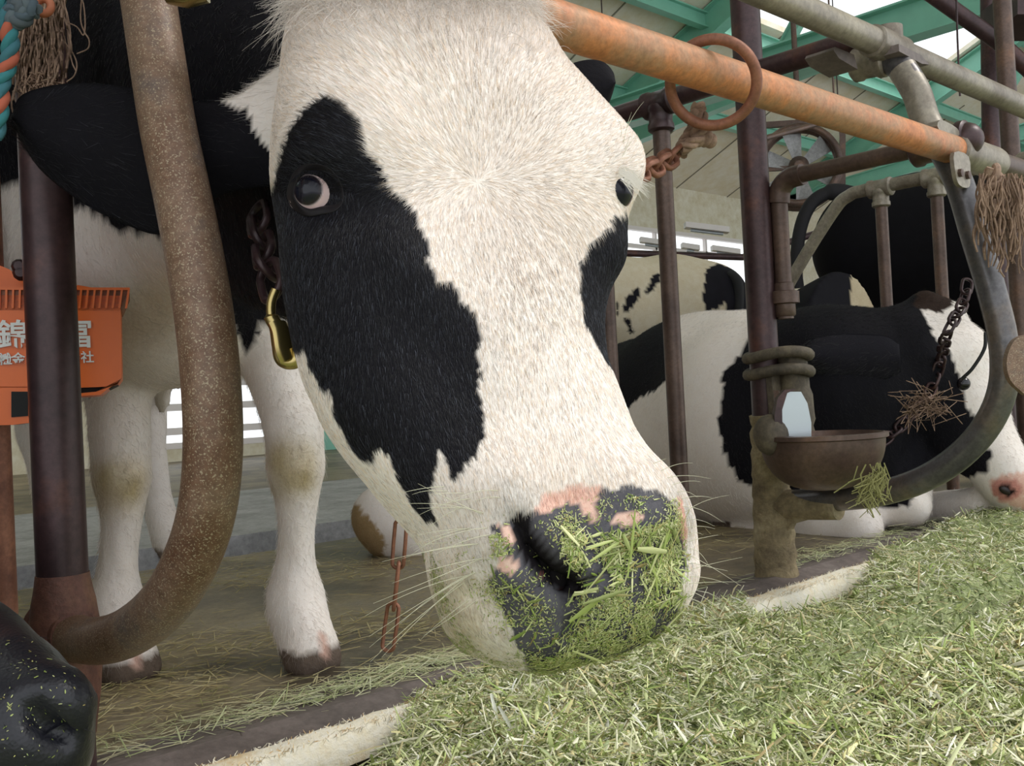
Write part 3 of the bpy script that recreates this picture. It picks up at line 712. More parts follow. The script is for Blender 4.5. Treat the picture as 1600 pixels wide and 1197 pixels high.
#          s     w     hf    hb    pw (front squareness)
ST = [(0.00, .064, .032, .030, .9), (.05, .092, .046, .055, .85), (.14, .126, .062, .125, .75), (.26, .134, .064, .160, .72), (.36, .122, .064, .185, .72),
      (.48, .094, .062, .180, .8), (.60, .078, .058, .150, .88), (.72, .070, .054, .118, .92), (.82, .074, .052, .098, .85), (.89, .084, .054, .088, .78), (.95, .086, .048, .080, .75), (1.0, .080, .036, .066, .75)]
ST = np.array(ST)
def smooth_interp(x, xs, ys):
    y = np.interp(x, xs, ys); k = 9; g = np.hanning(k+2)[1:-1]; g /= g.sum(); yp = np.pad(y, k//2, mode='edge'); return np.convolve(yp, g, 'valid')
NS, NT = 230, 260
CL = [(478, -60), (486, 0), (478, 40), (458, 72), (447, 110), (440, 180), (431, 250), (428, 300), (434, 350), (438, 400), (447, 480), (462, 545), (478, 605), (504, 665), (545, 722), (592, 780), (640, 828), (668, 860), (674, 900), (683, 945), (700, 980), (740, 1000)]
CR = [(795, -60), (812, 0), (836, 32), (864, 62), (880, 105), (925, 150), (962, 198), (985, 248), (990, 290), (978, 330), (974, 370), (962, 410), (950, 450), (944, 500), (950, 560), (968, 610), (990, 672), (1012, 712), (1045, 742), (1068, 775), (1078, 820), (1086, 880), (1080, 930), (1064, 965), (1035, 990)]
ax2 = np.array([.235, .972]); pq2 = np.array([.972, -.235])
def tq(x, y): x = np.asarray(x)-655; y = np.asarray(y)+60; return x*ax2[0]+y*ax2[1], x*pq2[0]+y*pq2[1]
lt, lq = tq(*np.array(CL).T); rt_, rq = tq(*np.array(CR).T)
s = np.linspace(0, 1, NS)
wv = smooth_interp(s, ST[:, 0], ST[:, 1]); hfv = smooth_interp(s, ST[:, 0], ST[:, 2]); hbv = smooth_interp(s, ST[:, 0], ST[:, 3]); pwv = smooth_interp(s, ST[:, 0], ST[:, 4])
shift = np.zeros(NS); kw = np.ones(NS)
ang = np.linspace(0, 2*math.pi, NT, endpoint=False)
ca, sa = np.cos(ang), np.sin(ang)
def head_pts(caps=True):
    L = HL; P = np.zeros((NS, NT, 3))
    for i in range(NS):
        p = pwv[i]; x = np.sign(ca)*np.abs(ca)**p*wv[i]*kw[i]
        pb = 1.0 if s[i] < .8 else 1.0-.25*(s[i]-.8)/.2
        y = np.where(sa > 0, np.abs(sa)**(p*.95)*hfv[i], -np.abs(sa)**pb*hbv[i])
        # the back of the section narrows toward the jaw
        x = x*np.where(sa < 0, 1-.38*np.abs(sa)**1.5*(1 if s[i] < .8 else (1-s[i])/.2), 1.0)
        P[i] = C0+Dh*(s[i]*L)+Ah*(x+shift[i])[:, None]+Nh*y[:, None]
    return P
for it in range(14):
    P = head_pts(); px, py, _ = proj(P.reshape(-1, 3)); T_, Q_ = tq(px, py); T2 = T_.reshape(NS, NT); Q2 = Q_.reshape(NS, NT)
    for i in range(0, NS):
        k0 = Q2[i].argmin(); k1 = Q2[i].argmax()
        tl = np.interp(T2[i, k0], lt, lq); tr = np.interp(T2[i, k1], rt_, rq)
        ql, qr = Q2[i, k0], Q2[i, k1]; dpt = (P[i, 0]-CAM)@FW
        kw[i] *= 1+.5*((tr-tl)/(qr-ql)-1); kw[i] = min(max(kw[i], .6), 1.6)
        shift[i] += .6*((tl+tr)/2-(ql+qr)/2)*dpt/FPX
    g = np.hanning(15)[1:-1]; g /= g.sum()
    kw = np.convolve(np.pad(kw, 6, mode='edge'), g, 'valid'); shift = np.convolve(np.pad(shift, 6, mode='edge'), g, 'valid')
P = head_pts()
# muzzle cap: extra rings rounding over the end
cap = []
NC = 34
for j in range(1, NC+1):
    a = j/NC*math.pi/2; sc = math.cos(a)**.75 if j < NC else 0.02; off = math.sin(a)**1.15*.040
    c = P[-1].mean(0)+Nh*-.004; cap.append(c+(P[-1]-c)*sc+Dh*off)
capb = []
for j in range(12, 0, -1):
    a = j/12*math.pi/2; sc = max(math.cos(a), .02); off = math.sin(a)*.03; c = P[0].mean(0); capb.append(c+(P[0]-c)*sc-Dh*off)
HV = np.concatenate([np.array(capb), P, np.array(cap)]); NR = len(HV); V0 = HV.reshape(-1, 3).copy()
def grid_faces(nr, nt):
    i, j = np.meshgrid(np.arange(nr-1), np.arange(nt), indexing='ij'); j2 = (j+1) % nt
    return np.stack([i*nt+j, i*nt+j2, (i+1)*nt+j2, (i+1)*nt+j], -1).reshape(-1, 4)
HF = grid_faces(NR, NT)
def vnormals(v, f):
    n = np.zeros_like(v); fn = np.cross(v[f[:, 2]]-v[f[:, 0]], v[f[:, 3]]-v[f[:, 1]])
    for i in range(4): np.add.at(n, f[:, i], fn)
    return n/(np.linalg.norm(n, axis=1)[:, None]+1e-12)
if (vnormals(V0, HF)*(V0-V0.mean(0))).sum() < 0: HF = HF[:, ::-1].copy()
def bvh_of(v, f): return BVHTree.FromPolygons([tuple(p) for p in v.tolist()], f.tolist())
B0 = bvh_of(V0, HF)
def hit(bv, px, py):
    r = ray(px, py); n = np.linalg.norm(r); h = bv.ray_cast(V(CAM), V(r/n))
    return None if h[0] is None else np.array(h[0])
def hitn(bv, px, py):
    r = ray(px, py); h = bv.ray_cast(V(CAM), V(r/np.linalg.norm(r)))
    return (None, None) if h[0] is None else (np.array(h[0]), np.array(h[1]))
hv = V0.copy()
def bulge(px, py, r, amt, sx=1.0, ang_=0., bv=None, stretch=None):
    """push the surface in or out round the point seen at (px, py)"""
    global hv
    c = hit(bv or B0, px, py)
    if c is None: return
    d = hv-c; u = RT*math.cos(ang_)-UP*math.sin(ang_); w_ = RT*math.sin(ang_)+UP*math.cos(ang_)
    du, dw, dn = d@u, d@w_, d@FW
    q = (du/(r*sx))**2+(dw/r)**2+(dn/(r*1.6))**2
    N_ = vnormals(hv, HF); hv = hv+N_*(amt*np.exp(-q))[:, None]
# forehead and nose relief
bulge(640, 60, .05, .006); bulge(560, 150, .05, .007); bulge(850, 130, .06, .005)
bulge(745, 285, .035, -.004); bulge(800, 500, .05, .006, .6, .3); bulge(860, 640, .05, .003)
bulge(560, 200, .03, .010, 1.6, .5)            # brow over the near eye
bulge(500, 245, .020, .010, 1.5, .3)
bulge(492, 300, .020, -.012, 1.15, .3)         # eye socket
bulge(560, 330, .02, -.004, 1.2, .7)           # tear groove
bulge(640, 420, .018, .006, 3.2, .95)          # facial crest
bulge(560, 450, .05, .006); bulge(700, 560, .03, -.004, 2, .9)
bulge(975, 240, .025, .010); bulge(960, 395, .02, .006)
bulge(780, 790, .03, .006); bulge(905, 735, .05, -.003); bulge(720, 880, .04, .004, .8)
bulge(960, 800, .045, .006, 1.4)
bulge(1000, 900, .05, .004)
bulge(860, 985, .05, .003)
V1 = hv.copy(); B1 = bvh_of(V1, HF)
# nostril: a comma running from upper left to lower right, and the crease to the lip
for (a, b, r, am) in ((812, 822, .0055, -.006), (821, 846, .006, -.011), (834, 870, .0065, -.017), (853, 889, .007, -.020), (876, 903, .0065, -.018), (896, 918, .0055, -.010)):
    bulge(a, b, r, am, 1.0, .6, B1)
for (a, b, r, am) in ((790, 850, .010, .004), (800, 895, .013, .006), (835, 915, .012, .006), (852, 838, .0115, .007), (878, 866, .011, .008), (912, 885, .010, .006), (815, 800, .010, .003)):
    bulge(a, b, r, am, 1.0, .4, B1)
for (a, b, r, am) in ((1066, 850, .007, -.006), (1060, 880, .008, -.007), (890, 945, .007, -.004), (895, 975, .008, -.006), (893, 1000, .008, -.005), (770, 960, .010, -.003), (740, 930, .008, -.003)):
    bulge(a, b, r, am, .8, 0, B1)
hx, hy, hz = proj(hv)
N_ = vnormals(hv, HF)
hv = hv+N_*(snoise(hv, 90, 3)*.0006+snoise(hv, 40, 4)*.0010)[:, None]
# ---------------- coat pattern
rag = snoise(hv, 260, 8); rag2 = snoise(hv, 700, 9)
xj = hx+rag*4+rag2*2.5; yj = hy+snoise(hv, 300, 12)*6+rag2*2
P_BIG = [(510, 152), (532, 158), (548, 170), (560, 195), (575, 232), (592, 262), (605, 285), (632, 310), (655, 345), (668, 378), (670, 412), (684, 440), (706, 440), (722, 468), (745, 485), (753, 520), (748, 560), (744, 600), (752, 640), (758, 680), (745, 712), (722, 735), (705, 752), (697, 722), (686, 700), (682, 722), (678, 745), (672, 790), (679, 825), (660, 815), (638, 780), (618, 745), (616, 710), (596, 702), (582, 722), (570, 722), (548, 690), (526, 650), (518, 615), (500, 605), (490, 580), (476, 545), (440, 560), (380, 560), (380, 330), (428, 296), (434, 250), (448, 210), (470, 175), (490, 157)]
P_RIGHT = [(1010, 332), (965, 335), (945, 360), (917, 388), (905, 410), (904, 450), (912, 490), (926, 530), (944, 560), (1010, 640), (1030, 400)]
P_NOSE = [(798, 812), (820, 800), (845, 800), (872, 786), (905, 780), (940, 768), (985, 756), (1030, 770), (1058, 795), (1070, 850), (1071, 900), (1058, 955), (1030, 1000), (930, 1090), (830, 1060), (800, 985), (772, 935), (764, 905), (790, 880), (790, 850), (770, 840), (765, 822)]
P_PINK = [[(835, 796), (855, 772), (900, 756), (948, 760), (936, 775), (930, 795), (938, 818), (925, 818), (915, 800), (900, 784), (872, 790), (850, 806)], [(955, 818), (975, 800), (1000, 790), (1008, 815), (985, 822)], [(1058, 770), (1066, 780), (1074, 830), (1072, 860), (1064, 830)], [(780, 868), (805, 872), (815, 888), (800, 900), (780, 892)], [(776, 815), (800, 822), (800, 850), (785, 850)]]
pc = np.tile(WHITE, (len(hv), 1)); pc = pc*(1+.05*snoise(hv, 30, 21)[:, None])
front = (N_@FW) < .55
tan_ = np.clip(snoise(hv, 25, 31)*.5+.3, 0, 1)[:, None]; pc = pc*(1-tan_*.25)+np.array((.62, .50, .36))*tan_*.25
# greyed, thin-haired skin round the muzzle
gz = np.exp(-(((hx-790)/65)**2+((hy-830)/75)**2))+.8*np.exp(-(((hx-1055)/35)**2+((hy-830)/80)**2))+.6*np.exp(-(((hx-820)/70)**2+((hy-985)/60)**2))
gz = np.clip(gz*(.75+.5*snoise(hv, 160, 33)), 0, .75)[:, None]; pc = pc*(1-gz)+np.array((.40, .39, .36))*gz
dirty = np.clip(np.exp(-(((hx-700)/60)**2+((hy-960)/70)**2)), 0, .6)[:, None]; pc = pc*(1-dirty)+np.array((.45, .38, .24))*dirty
ns = inpoly(hx+rag*5, hy+rag2*4, P_NOSE) & front; pc[ns] = GREY*(1+.25*rag[ns, None])
for q in P_PINK:
    k = inpoly(hx+rag*4, hy+rag2*3, q) & front; pc[k] = PINK
k = inpoly(hx+rag*5, hy+rag2*4, [(935, 775), (960, 762), (990, 758), (1005, 775), (1000, 792), (975, 805), (950, 795)]) & front; pc[k] = GREY
top = inpoly(xj, yj, P_BIG) & front; pc[top] = BLACK
rp_ = inpoly(xj, yj, P_RIGHT); pc[rp_] = BLACK
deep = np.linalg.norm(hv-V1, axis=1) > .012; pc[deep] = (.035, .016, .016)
k = inpoly(hx+rag, hy+rag, [(798, 808), (812, 800), (828, 804), (833, 830), (844, 852), (864, 870), (890, 884), (910, 898), (914, 922), (900, 934), (872, 920), (848, 906), (828, 890), (812, 862), (802, 838)]) & front; pc[k] = (.012, .010, .012)
k = inpoly(hx+rag, hy+rag, [(838, 888), (852, 896), (852, 906), (840, 900)]) & front; pc[k] = (.14, .045, .035)
hcol = pc
BH = bvh_of(hv, HF)

# ================================================================ the big cow's body
def Pw(x, y, z): return np.array([x, y, z])
neck0 = C0+Dh*.13-Nh*.12
sd_ = SDF((.12, .62, -.02), (1.25, 2.75, 1.35), .0125)
body = [(Pw(.60, 1.32, .70), .27), (Pw(.66, 1.65, .72), .31), (Pw(.76, 2.0, .72), .31), (Pw(.82, 2.3, .78), .27)]
body = [(Pw(.62, 1.42, .76), .24), (Pw(.66, 1.65, .74), .28), (Pw(.76, 2.0, .74), .29), (Pw(.82, 2.3, .80), .26)]
sd_.chain([b[0] for b in body], [b[1] for b in body], .06)
sd_.cone(Pw(.60, 1.25, .72), Pw(.66, 1.55, .95), .16, .18, .06)
sd_.chain([neck0, lerp(neck0, Pw(.55, 1.16, .82), .5), Pw(.57, 1.28, .82)], [.085, .125, .19], .04)
sd_.chain([C0+Dh*.22-Nh*.17, Pw(.56, 1.16, .62), Pw(.60, 1.30, .56)], [.05, .10, .14], .05)
sd_.ell(Pw(.60, 1.33, .56), (.20, .13, .17), None, .06)          # brisket
def leg_front(hoof, elbow, side):
    h = np.array(hoof, float); e = np.array(elbow, float); kn = np.array([h[0]*.7+e[0]*.3, h[1]-.005, .30]); fe = h+np.array([0, .012, .085])
    sd_.chain([e, lerp(e, kn, .6), kn+(0, 0, .03), kn-(0, 0, .03), kn-(0, .0, .07), lerp(kn, fe, .7), fe+(0, 0, .015), fe-(0, 0, .012)], [.085, .050, .040, .040, .029, .0255, .037, .038], .010)
    sd_.cone(fe, h+(0, -.015, .03), .038, .040, .015)
    sd_.cone(h+(-.016, -.02, .025), h+(-.014, -.025, .012), .026, .028, .006); sd_.cone(h+(.018, -.02, .025), h+(.018, -.025, .012), .026, .028, .006)
    sd_.ell(fe+(0, .038, -.005), (.016, .012, .014), None, .008)
HR = PZ(492, 1046, 0.0)+np.array([0, .03, 0]); HLft = PZ(205, 1062, 0.0)+np.array([0, .03, 0])
leg_front(HR, (HR[0]-.0, HR[1]+.10, .62), 1)
leg_front(HLft, (HLft[0]+.03, HLft[1]+.05, .62), -1)
for hx_, hy_, ex in ((.70, 2.10, .72), (1.00, 2.28, .92)):
    h = Pw(hx_, hy_, 0)
    sd_.chain([Pw(ex, hy_+.02, .66), Pw(ex, hy_-.02, .50), h+(0, .10, .40), h+(0, .09, .33), h+(0, .03, .12), h+(0, 0, .06)], [.15, .11, .052, .042, .03, .038], .03)
    sd_.cone(h+(0, -.02, .05), h+(0, -.05, .02), .036, .036, .01)
sd_.ell(Pw(.70, 1.60, .42), (.03, .05, .035), None, .03)
sd_.cone(Pw(.64, 1.45, .47), Pw(.66, 1.5, .36), .03, .012, .03)
bv_, bf_ = sd_.mesh(3)
bx, by, bz = proj(bv_); brg = snoise(bv_, 70, 41); Z_ = bv_[:, 2]
bxj, byj = bx+brg*6, by+snoise(bv_, 90, 42)*6
bc_ = np.tile(WHITE*.98, (len(bv_), 1))
_st = np.clip(np.exp(-((bx-215)/70)**2-((by-500)/60)**2)*(.7+.6*snoise(bv_, 22, 47)), 0, .6)[:, None]; bc_ = bc_*(1-_st)+np.array((.40, .33, .24))*_st
blackb = (Z_ > .655+.05*snoise(bv_, 9, 44)) | (bv_[:, 1] > 1.75)*(Z_ > .52)
blackb |= inpoly(bxj, byj, [(80, 300), (110, 320), (170, 345), (185, 360), (235, 372), (300, 370), (336, 440), (356, 490), (366, 520), (385, 550), (396, 552), (412, 520), (425, 500), (450, 500), (470, 430), (470, 0), (0, 0), (0, 250)]) & (bv_[:, 1] < 1.6) & (Z_ > .3)
bc_[blackb] = BLACK
for (a, b, ra_, rb_) in ((455, 735, 42, 45), (188, 760, 48, 42)):
    e_ = np.clip(np.exp(-((bx-a)/ra_)**4-((by-b)/rb_)**4), 0, 1)*np.clip(.85+.5*brg, 0, 1)*(bz < 2.0); e_ = (e_*.9)[:, None]*(~blackb)[:, None]; bc_ = bc_*(1-e_)+STAIN*e_
for fx in (HR, HLft):
    k = (np.hypot(bv_[:, 0]-fx[0], bv_[:, 1]-fx[1]) < .09) & (Z_ < .030+.006*brg); bc_[k] = HOOF*.7
    k = (np.abs(bv_[:, 0]-fx[0]-.002) < .0045) & (Z_ < .055) & (Z_ > .02) & (np.hypot(bv_[:, 0]-fx[0], bv_[:, 1]-fx[1]) < .09); bc_[k] = PINK*.9
k = (Z_ < .04) & (bv_[:, 1] > 1.9); bc_[k] = HOOF
cow = thing('dairy_cow', 'big black and white cow pushing her face through the rails, green chaff on her nose', 'cow', (.6, 1.4, 0), 'dairy cows')
# one mesh: body and head
hv_all = np.concatenate([bv_, hv]); hf_all = np.concatenate([bf_, HF+len(bv_)]); hc_all = np.concatenate([bc_, hcol])
bo = npmesh('body', hv_all, hf_all, M['coat'], cow, True, hc_all)
bo.data.materials.append(M['hide'])
mi = np.zeros(len(bo.data.polygons), np.int32); mi[len(bf_):] = 1
if len(bo.data.polygons) == len(hf_all): bo.data.polygons.foreach_set('material_index', mi)
BB = bvh_of(bv_, bf_)

# ---------------- eyes
def almond_lid(name, ctr_px, inner, outer, eye_c, eye_r, mat, lift=.0012):
    inn = smooth_closed([(*p, 0) for p in inner], 5); out = smooth_closed([(*p, 0) for p in outer], 5); n = len(inn); rings = []
    def sph(px, py, R):
        r = ray(px, py); r = r/np.linalg.norm(r); oc = CAM-eye_c; b = r@oc; c = oc@oc-R*R; dd = b*b-c
        return CAM+r*(-b-math.sqrt(max(dd, 0)))
    A_ = [sph(p[0], p[1], eye_r*1.005) for p in inn]; Bq = []
    for k, p in enumerate(out):
        q = hit(BH, p[0], p[1]); Bq.append(q if q is not None else A_[k]-FW*-.005)
    A_ = np.array(A_); Bq = np.array(Bq); K = 9
    for j in range(K+1):
        t = j/K; h = math.sin(math.pi*min(1, t*1.1))*.0016*(1-t*.4); tt = t**1.15
        rings.append(A_*(1-tt)+Bq*tt-FW*h-(FW*.0008 if 0 < j < K else 0)+(FW*.003 if j == K else 0))
    rings.insert(0, A_+FW*.003)
    v = np.concatenate(rings); f = grid_faces(len(rings), n)
    return npmesh(name, v, f, mat, cow)
M['lid'] = plain('dark_eyelid', (.012, .010, .012), .55, spec=.2)
def eyeball(name, c, r, look, irisr, white, label):
    look = look/np.linalg.norm(look); m_, nt, b = nodes(name+'_'+label); 
    geo = nt.nodes.new('ShaderNodeTexCoord'); at = nt.nodes.new('ShaderNodeAttribute'); at.attribute_name = 'coat'
    nt.links.new(at.outputs['Color'], b.inputs['Base Color']); b.inputs['Roughness'].default_value = .14; b.inputs['Specular IOR Level'].default_value = .35
    mb = MB(); mb.ball(c, r, 150, 110); v = np.array(mb.v); d = (v-c)/r; ct = d@look
    v = v+look*(np.clip((ct-math.cos(irisr*1.05))/(1-math.cos(irisr)), 0, 1)*.0018)[:, None]
    col = np.tile(np.array(white, float), (len(v), 1)); nz = snoise(v, 600, 5); col *= (1+.12*nz[:, None])
    an = np.arccos(np.clip(ct, -1, 1)); wi = np.clip((irisr-an)/.05+.5, 0, 1)[:, None]; col = col*(1-wi)+np.array((.020, .014, .018))*wi; wi = np.clip((irisr*.8-an)/.08+.5, 0, 1)[:, None]; col = col*(1-wi)+np.array((.008, .008, .016))*wi
    e_ = np.clip((an-irisr)/.5, 0, 1)[:, None]; redd = np.clip(1-e_, 0, 1)*(an >= irisr+.03)[:, None]*.25; col = col*(1-redd)+np.array((.45, .12, .08))*redd
    return npmesh(name, v, np.zeros((0, 4), int) if False else [tuple(q) for q in mb.f], m_, cow, True, col)
e1s = hit(BH, 492, 300); e1r = .0190; e1c = e1s+FW*(e1r-.0070)
ir_dir = (ray(479, 296)/np.linalg.norm(ray(479, 296)))
# aim the iris so that it is seen at (480, 298)
oc = CAM-e1c; bb_ = ir_dir@oc; cc_ = oc@oc-e1r**2; ip = CAM+ir_dir*(-bb_-math.sqrt(max(bb_*bb_-cc_, 0)))
eyeball('eyeball', e1c, e1r, ip-e1c, .52, (.62, .50, .50), 'near')
almond_lid('eyelid', (492, 298), [(461, 296), (467, 282), (478, 272), (496, 271), (512, 280), (522, 296), (523, 312), (516, 319), (500, 323), (484, 326), (470, 320), (461, 308)], [(447, 299), (454, 275), (468, 258), (496, 254), (520, 264), (536, 288), (539, 314), (526, 331), (504, 337), (480, 340), (460, 330), (449, 314)], e1c, e1r, M['lid'])
e2s = hit(BH, 968, 292); e2c = e2s+FW*.015-Ah*.004 if e2s is not None else PD(968, 292, .69)
eyeball('eyeball', e2c, .0150, (CAM-e2c)/np.linalg.norm(CAM-e2c)*1.0+Ah*.3, 1.0, (.5, .42, .40), 'far')
_q = [hit(BH, a, b) for a, b in ((950, 322), (953, 302), (959, 284), (968, 272), (977, 266))]

# ---------------- ears
def leaf_shell(name, top, bot, depth_f, thick, mat, parent, colfn, K=26, cup=.012):
    """a thick leaf between two outlines, cupped"""
    tp = smooth_open([(*p, 0) for p in top], 6); bt = smooth_open([(*p, 0) for p in bot], 6); n = len(tp)
    tt = np.linspace(0, 1, n); bt = np.array([[np.interp(q, np.linspace(0, 1, len(bt)), np.array(bt)[:, k]) for k in range(2)] for q in tt]); tp = np.array(tp)[:, :2]
    F_, Bk = [], []
    for i in range(n):
        for j in range(K+1):
            u = j/K; x, y = tp[i]*(1-u)+bt[i]*u; b_ = math.sin(math.pi*u); th = thick*(b_**.5)*min(1, 4*tt[i]*(1-tt[i])+.35)
            d = depth_f(tt[i], u); F_.append(PD(x, y, d-cup*b_)); Bk.append(PD(x, y, d-cup*b_+th))
    nf_ = len(F_); v = np.array(F_+Bk); K1 = K+1; f = []
    for i in range(n-1):
        for j in range(K): 
            a = i*K1+j; f.append((a, a+1, a+K1+1, a+K1)); f.append((nf_+a, nf_+a+K1, nf_+a+K1+1, nf_+a+1))
        a = i*K1; f.append((a, a+K1, nf_+a+K1, nf_+a)); a = i*K1+K; f.append((a, nf_+a, nf_+a+K1, a+K1))
    for j in range(K):
        f.append((j, nf_+j, nf_+j+1, j+1)); a = (n-1)*K1+j; f.append((a, a+1, nf_+a+1, nf_+a))
    return npmesh(name, v, f, mat, parent, True, colfn(v)), v, f
def ear_col(v):
    x, y, _ = proj(v); r_ = snoise(v, 200, 3)*4; c = np.tile(BLACK, (len(v), 1)); k = inpoly(x+r_, y+r_, [(296, 140), (345, 158), (370, 172), (384, 170), (398, 205), (420, 235), (432, 262), (470, 260), (470, 80), (300, 80)]); c[k] = WHITE; return c
ear, earv, earf = leaf_shell('ear', [(470, 62), (445, 95), (410, 122), (370, 150), (330, 158), (290, 152), (230, 142), (170, 132), (110, 130), (60, 138), (30, 152), (18, 180)],
           [(470, 270), (440, 292), (410, 292), (370, 298), (345, 306), (310, 330), (270, 358), (240, 366), (190, 348), (130, 318), (60, 262), (18, 190)],
           lambda t, u: .800-.01*math.sin(3*t)+.02*t*u, .020, M['coat'], cow, ear_col)
def far_ear_col(v): return np.tile(BLACK, (len(v), 1))
leaf_shell('ear', [(860, 130), (880, 108), (900, 97), (925, 93), (945, 98), (958, 112), (962, 128)], [(880, 170), (905, 180), (925, 186), (938, 184), (948, 170), (956, 150), (962, 130)], lambda t, u: .85, .02, M['coat'], cow, far_ear_col)

# ---------------- hair
def hair_object(name, P0, D1, length, rad, cols, parent, curl, K=4, seed=0, mat=None):
    """hair curves from arrays: roots, directions (unit), lengths, colours"""
    n = len(P0); hc = bpy.data.hair_curves.new(name); hc.add_curves([K]*n); g = np.random.default_rng(seed)
    t = np.linspace(0, 1, K)[None, :, None]; pts = P0[:, None, :]+D1[:, None, :]*(length[:, None, None]*t)+curl[:, None, :]*(t**2)
    hc.points.foreach_get if False else None
    hc.attributes['position'].data.foreach_set('vector', pts.astype(np.float32).ravel())
    ra_ = hc.attributes.get('radius') or hc.attributes.new('radius', 'FLOAT', 'POINT')
    R_ = (rad[:, None]*np.linspace(1, .25, K)[None, :]).astype(np.float32); ra_.data.foreach_set('value', R_.ravel())
    ca_ = hc.attributes.new('tint', 'FLOAT_COLOR', 'CURVE'); c4 = np.ones((n, 4), np.float32); c4[:, :3] = cols; ca_.data.foreach_set('color', c4.ravel())
    hc.materials.append(mat or M['hair']); o = bpy.data.objects.new(name, hc); COL.objects.link(o)
    if parent: o.parent = parent; o.matrix_parent_inverse = Matrix.Translation(-parent.location)
    return o
def sample_faces(v, f, col, n, weight, seed):
    g = np.random.default_rng(seed); a = v[f[:, 0]]; b = v[f[:, 1]]; c = v[f[:, 2]]; d = v[f[:, 3]] if f.shape[1] == 4 else c
    nn = np.cross(c-a, d-b); ar = np.linalg.norm(nn, axis=1)/2; nn = nn/(2*ar[:, None]+1e-15); w_ = ar*weight; w_ = w_/w_.sum(); k = g.choice(len(f), n, p=w_)
    u, t = g.random(n)[:, None], g.random(n)[:, None]
    p = (a[k]*(1-u)+b[k]*u)*(1-t)+(d[k]*(1-u)+c[k]*u)*t; cc = (col[f[k, 0]]*(1-u)+col[f[k, 1]]*u)*(1-t)+(col[f[k, 3]]*(1-u)+col[f[k, 2]]*u)*t
    return p, nn[k], cc
# face: hair runs up and outward above the whorl, down the nose below it
fc_ = hv[HF].mean(1); fnx = np.cross(hv[HF[:, 2]]-hv[HF[:, 0]], hv[HF[:, 3]]-hv[HF[:, 1]]); fnx /= np.linalg.norm(fnx, axis=1)[:, None]+1e-12
fx_, fy_, _ = proj(fc_)
vis = (fnx@FW < .75).astype(float)*.97+.03
nosef = inpoly(fx_, fy_, P_NOSE); w_ = vis*np.where(nosef, .05, 1.0)
dp_ = np.linalg.norm(hv-V1, axis=1)[HF[:, 0]] > .005; w_ *= np.where(dp_, .0, 1)
NH_ = 260000
p, n_, cc = sample_faces(hv, HF, hcol, NH_, w_, 5)
x, y, _ = proj(p); g = np.random.default_rng(3)
wh = hit(BH, 745, 285); rel = p-wh; rl = np.linalg.norm(rel, axis=1)
tdown = np.clip((y-250)/160, 0, 1)[:, None]
rad_dir = rel/(rl[:, None]+1e-6); dflow = Dh*.95-FW*0
d_up = rad_dir*.9+(-Dh)*.25; d_dn = Dh+rad_dir*.25
d = d_up*(1-tdown)+d_dn*tdown
dark = cc.mean(1) < .08
cheek = ((x < 560) & (y > 300))[:, None]; d = np.where(cheek, Dh*.9-Ah*.35, d)
d += g.normal(0, .16, d.shape)+np.stack([snoise(p, 45, 60+i)*.20 for i in range(3)], 1)
d -= n_*(d*n_).sum(1)[:, None]; d /= np.linalg.norm(d, axis=1)[:, None]+1e-9
lift = .22; d = d+n_*lift; d /= np.linalg.norm(d, axis=1)[:, None]
ln = np.interp(y, [-60, 20, 120, 300, 600, 800, 1000], [.020, .016, .0085, .0072, .0065, .0052, .004])*g.uniform(.6, 1.2, len(p))
nm = inpoly(x, y, P_NOSE); ln[nm] *= .4
strk = np.clip(np.exp(-(((x-830)/80)**2+((y-450)/120)**2))+.7*np.exp(-(((x-800)/70)**2+((y-180)/60)**2))+.6*np.exp(-(((x-700)/60)**2+((y-90)/60)**2)), 0, 1)
var = g.uniform(.84, 1.16, len(p))[:, None]; hcl = np.clip(cc*var, 0, .96); sk_ = (g.random(len(p)) < strk*.35)[:, None]; hcl = np.where(sk_, hcl*np.array((.55, .50, .46)), hcl)
yel = (g.random(len(p)) < .22)[:, None]&(~dark)[:, None]; hcl = np.where(yel, hcl*np.array((.95, .84, .70)), hcl)
drk = (g.random(len(p)) < .05)[:, None]&(~dark)[:, None]; hcl = np.where(drk, hcl*.45, hcl)
painted_sheen = (g.random(len(p)) < .10)[:, None]&dark[:, None]; hcl = np.where(painted_sheen, np.array((.06, .065, .085)), hcl)  # some black hairs coloured blue-grey to imitate highlights on the coat
fur = hair_object('facial_fur', p, d, ln, np.full(len(p), .000095)*g.uniform(.7, 1.3, len(p)), hcl, cow, -n_*(ln*.28)[:, None], 4)
fur['kind'] = 'stuff'
# poll tuft
nt_ = 9000; p, n_, cc = sample_faces(hv, HF, hcol, nt_, (np.exp(-((fy_+35)/45)**2)*vis)+1e-9, 8)
x, y, _ = proj(p); d = -Dh*.1+n_*.5+np.array([0, 0, -.2])+g.normal(0, .30, p.shape)+Ah*((x-640)/260)[:, None]*.1; d /= np.linalg.norm(d, axis=1)[:, None]
ln = g.uniform(.008, .024, len(p)); hair_object('poll_tuft', p, d, ln, np.full(len(p), .00014), cc*g.uniform(.6, 1.05, (len(p), 1)), cow, np.array([0, 0, -.012])+g.normal(0, .006, p.shape), 5, mat=None)['kind'] = 'stuff'
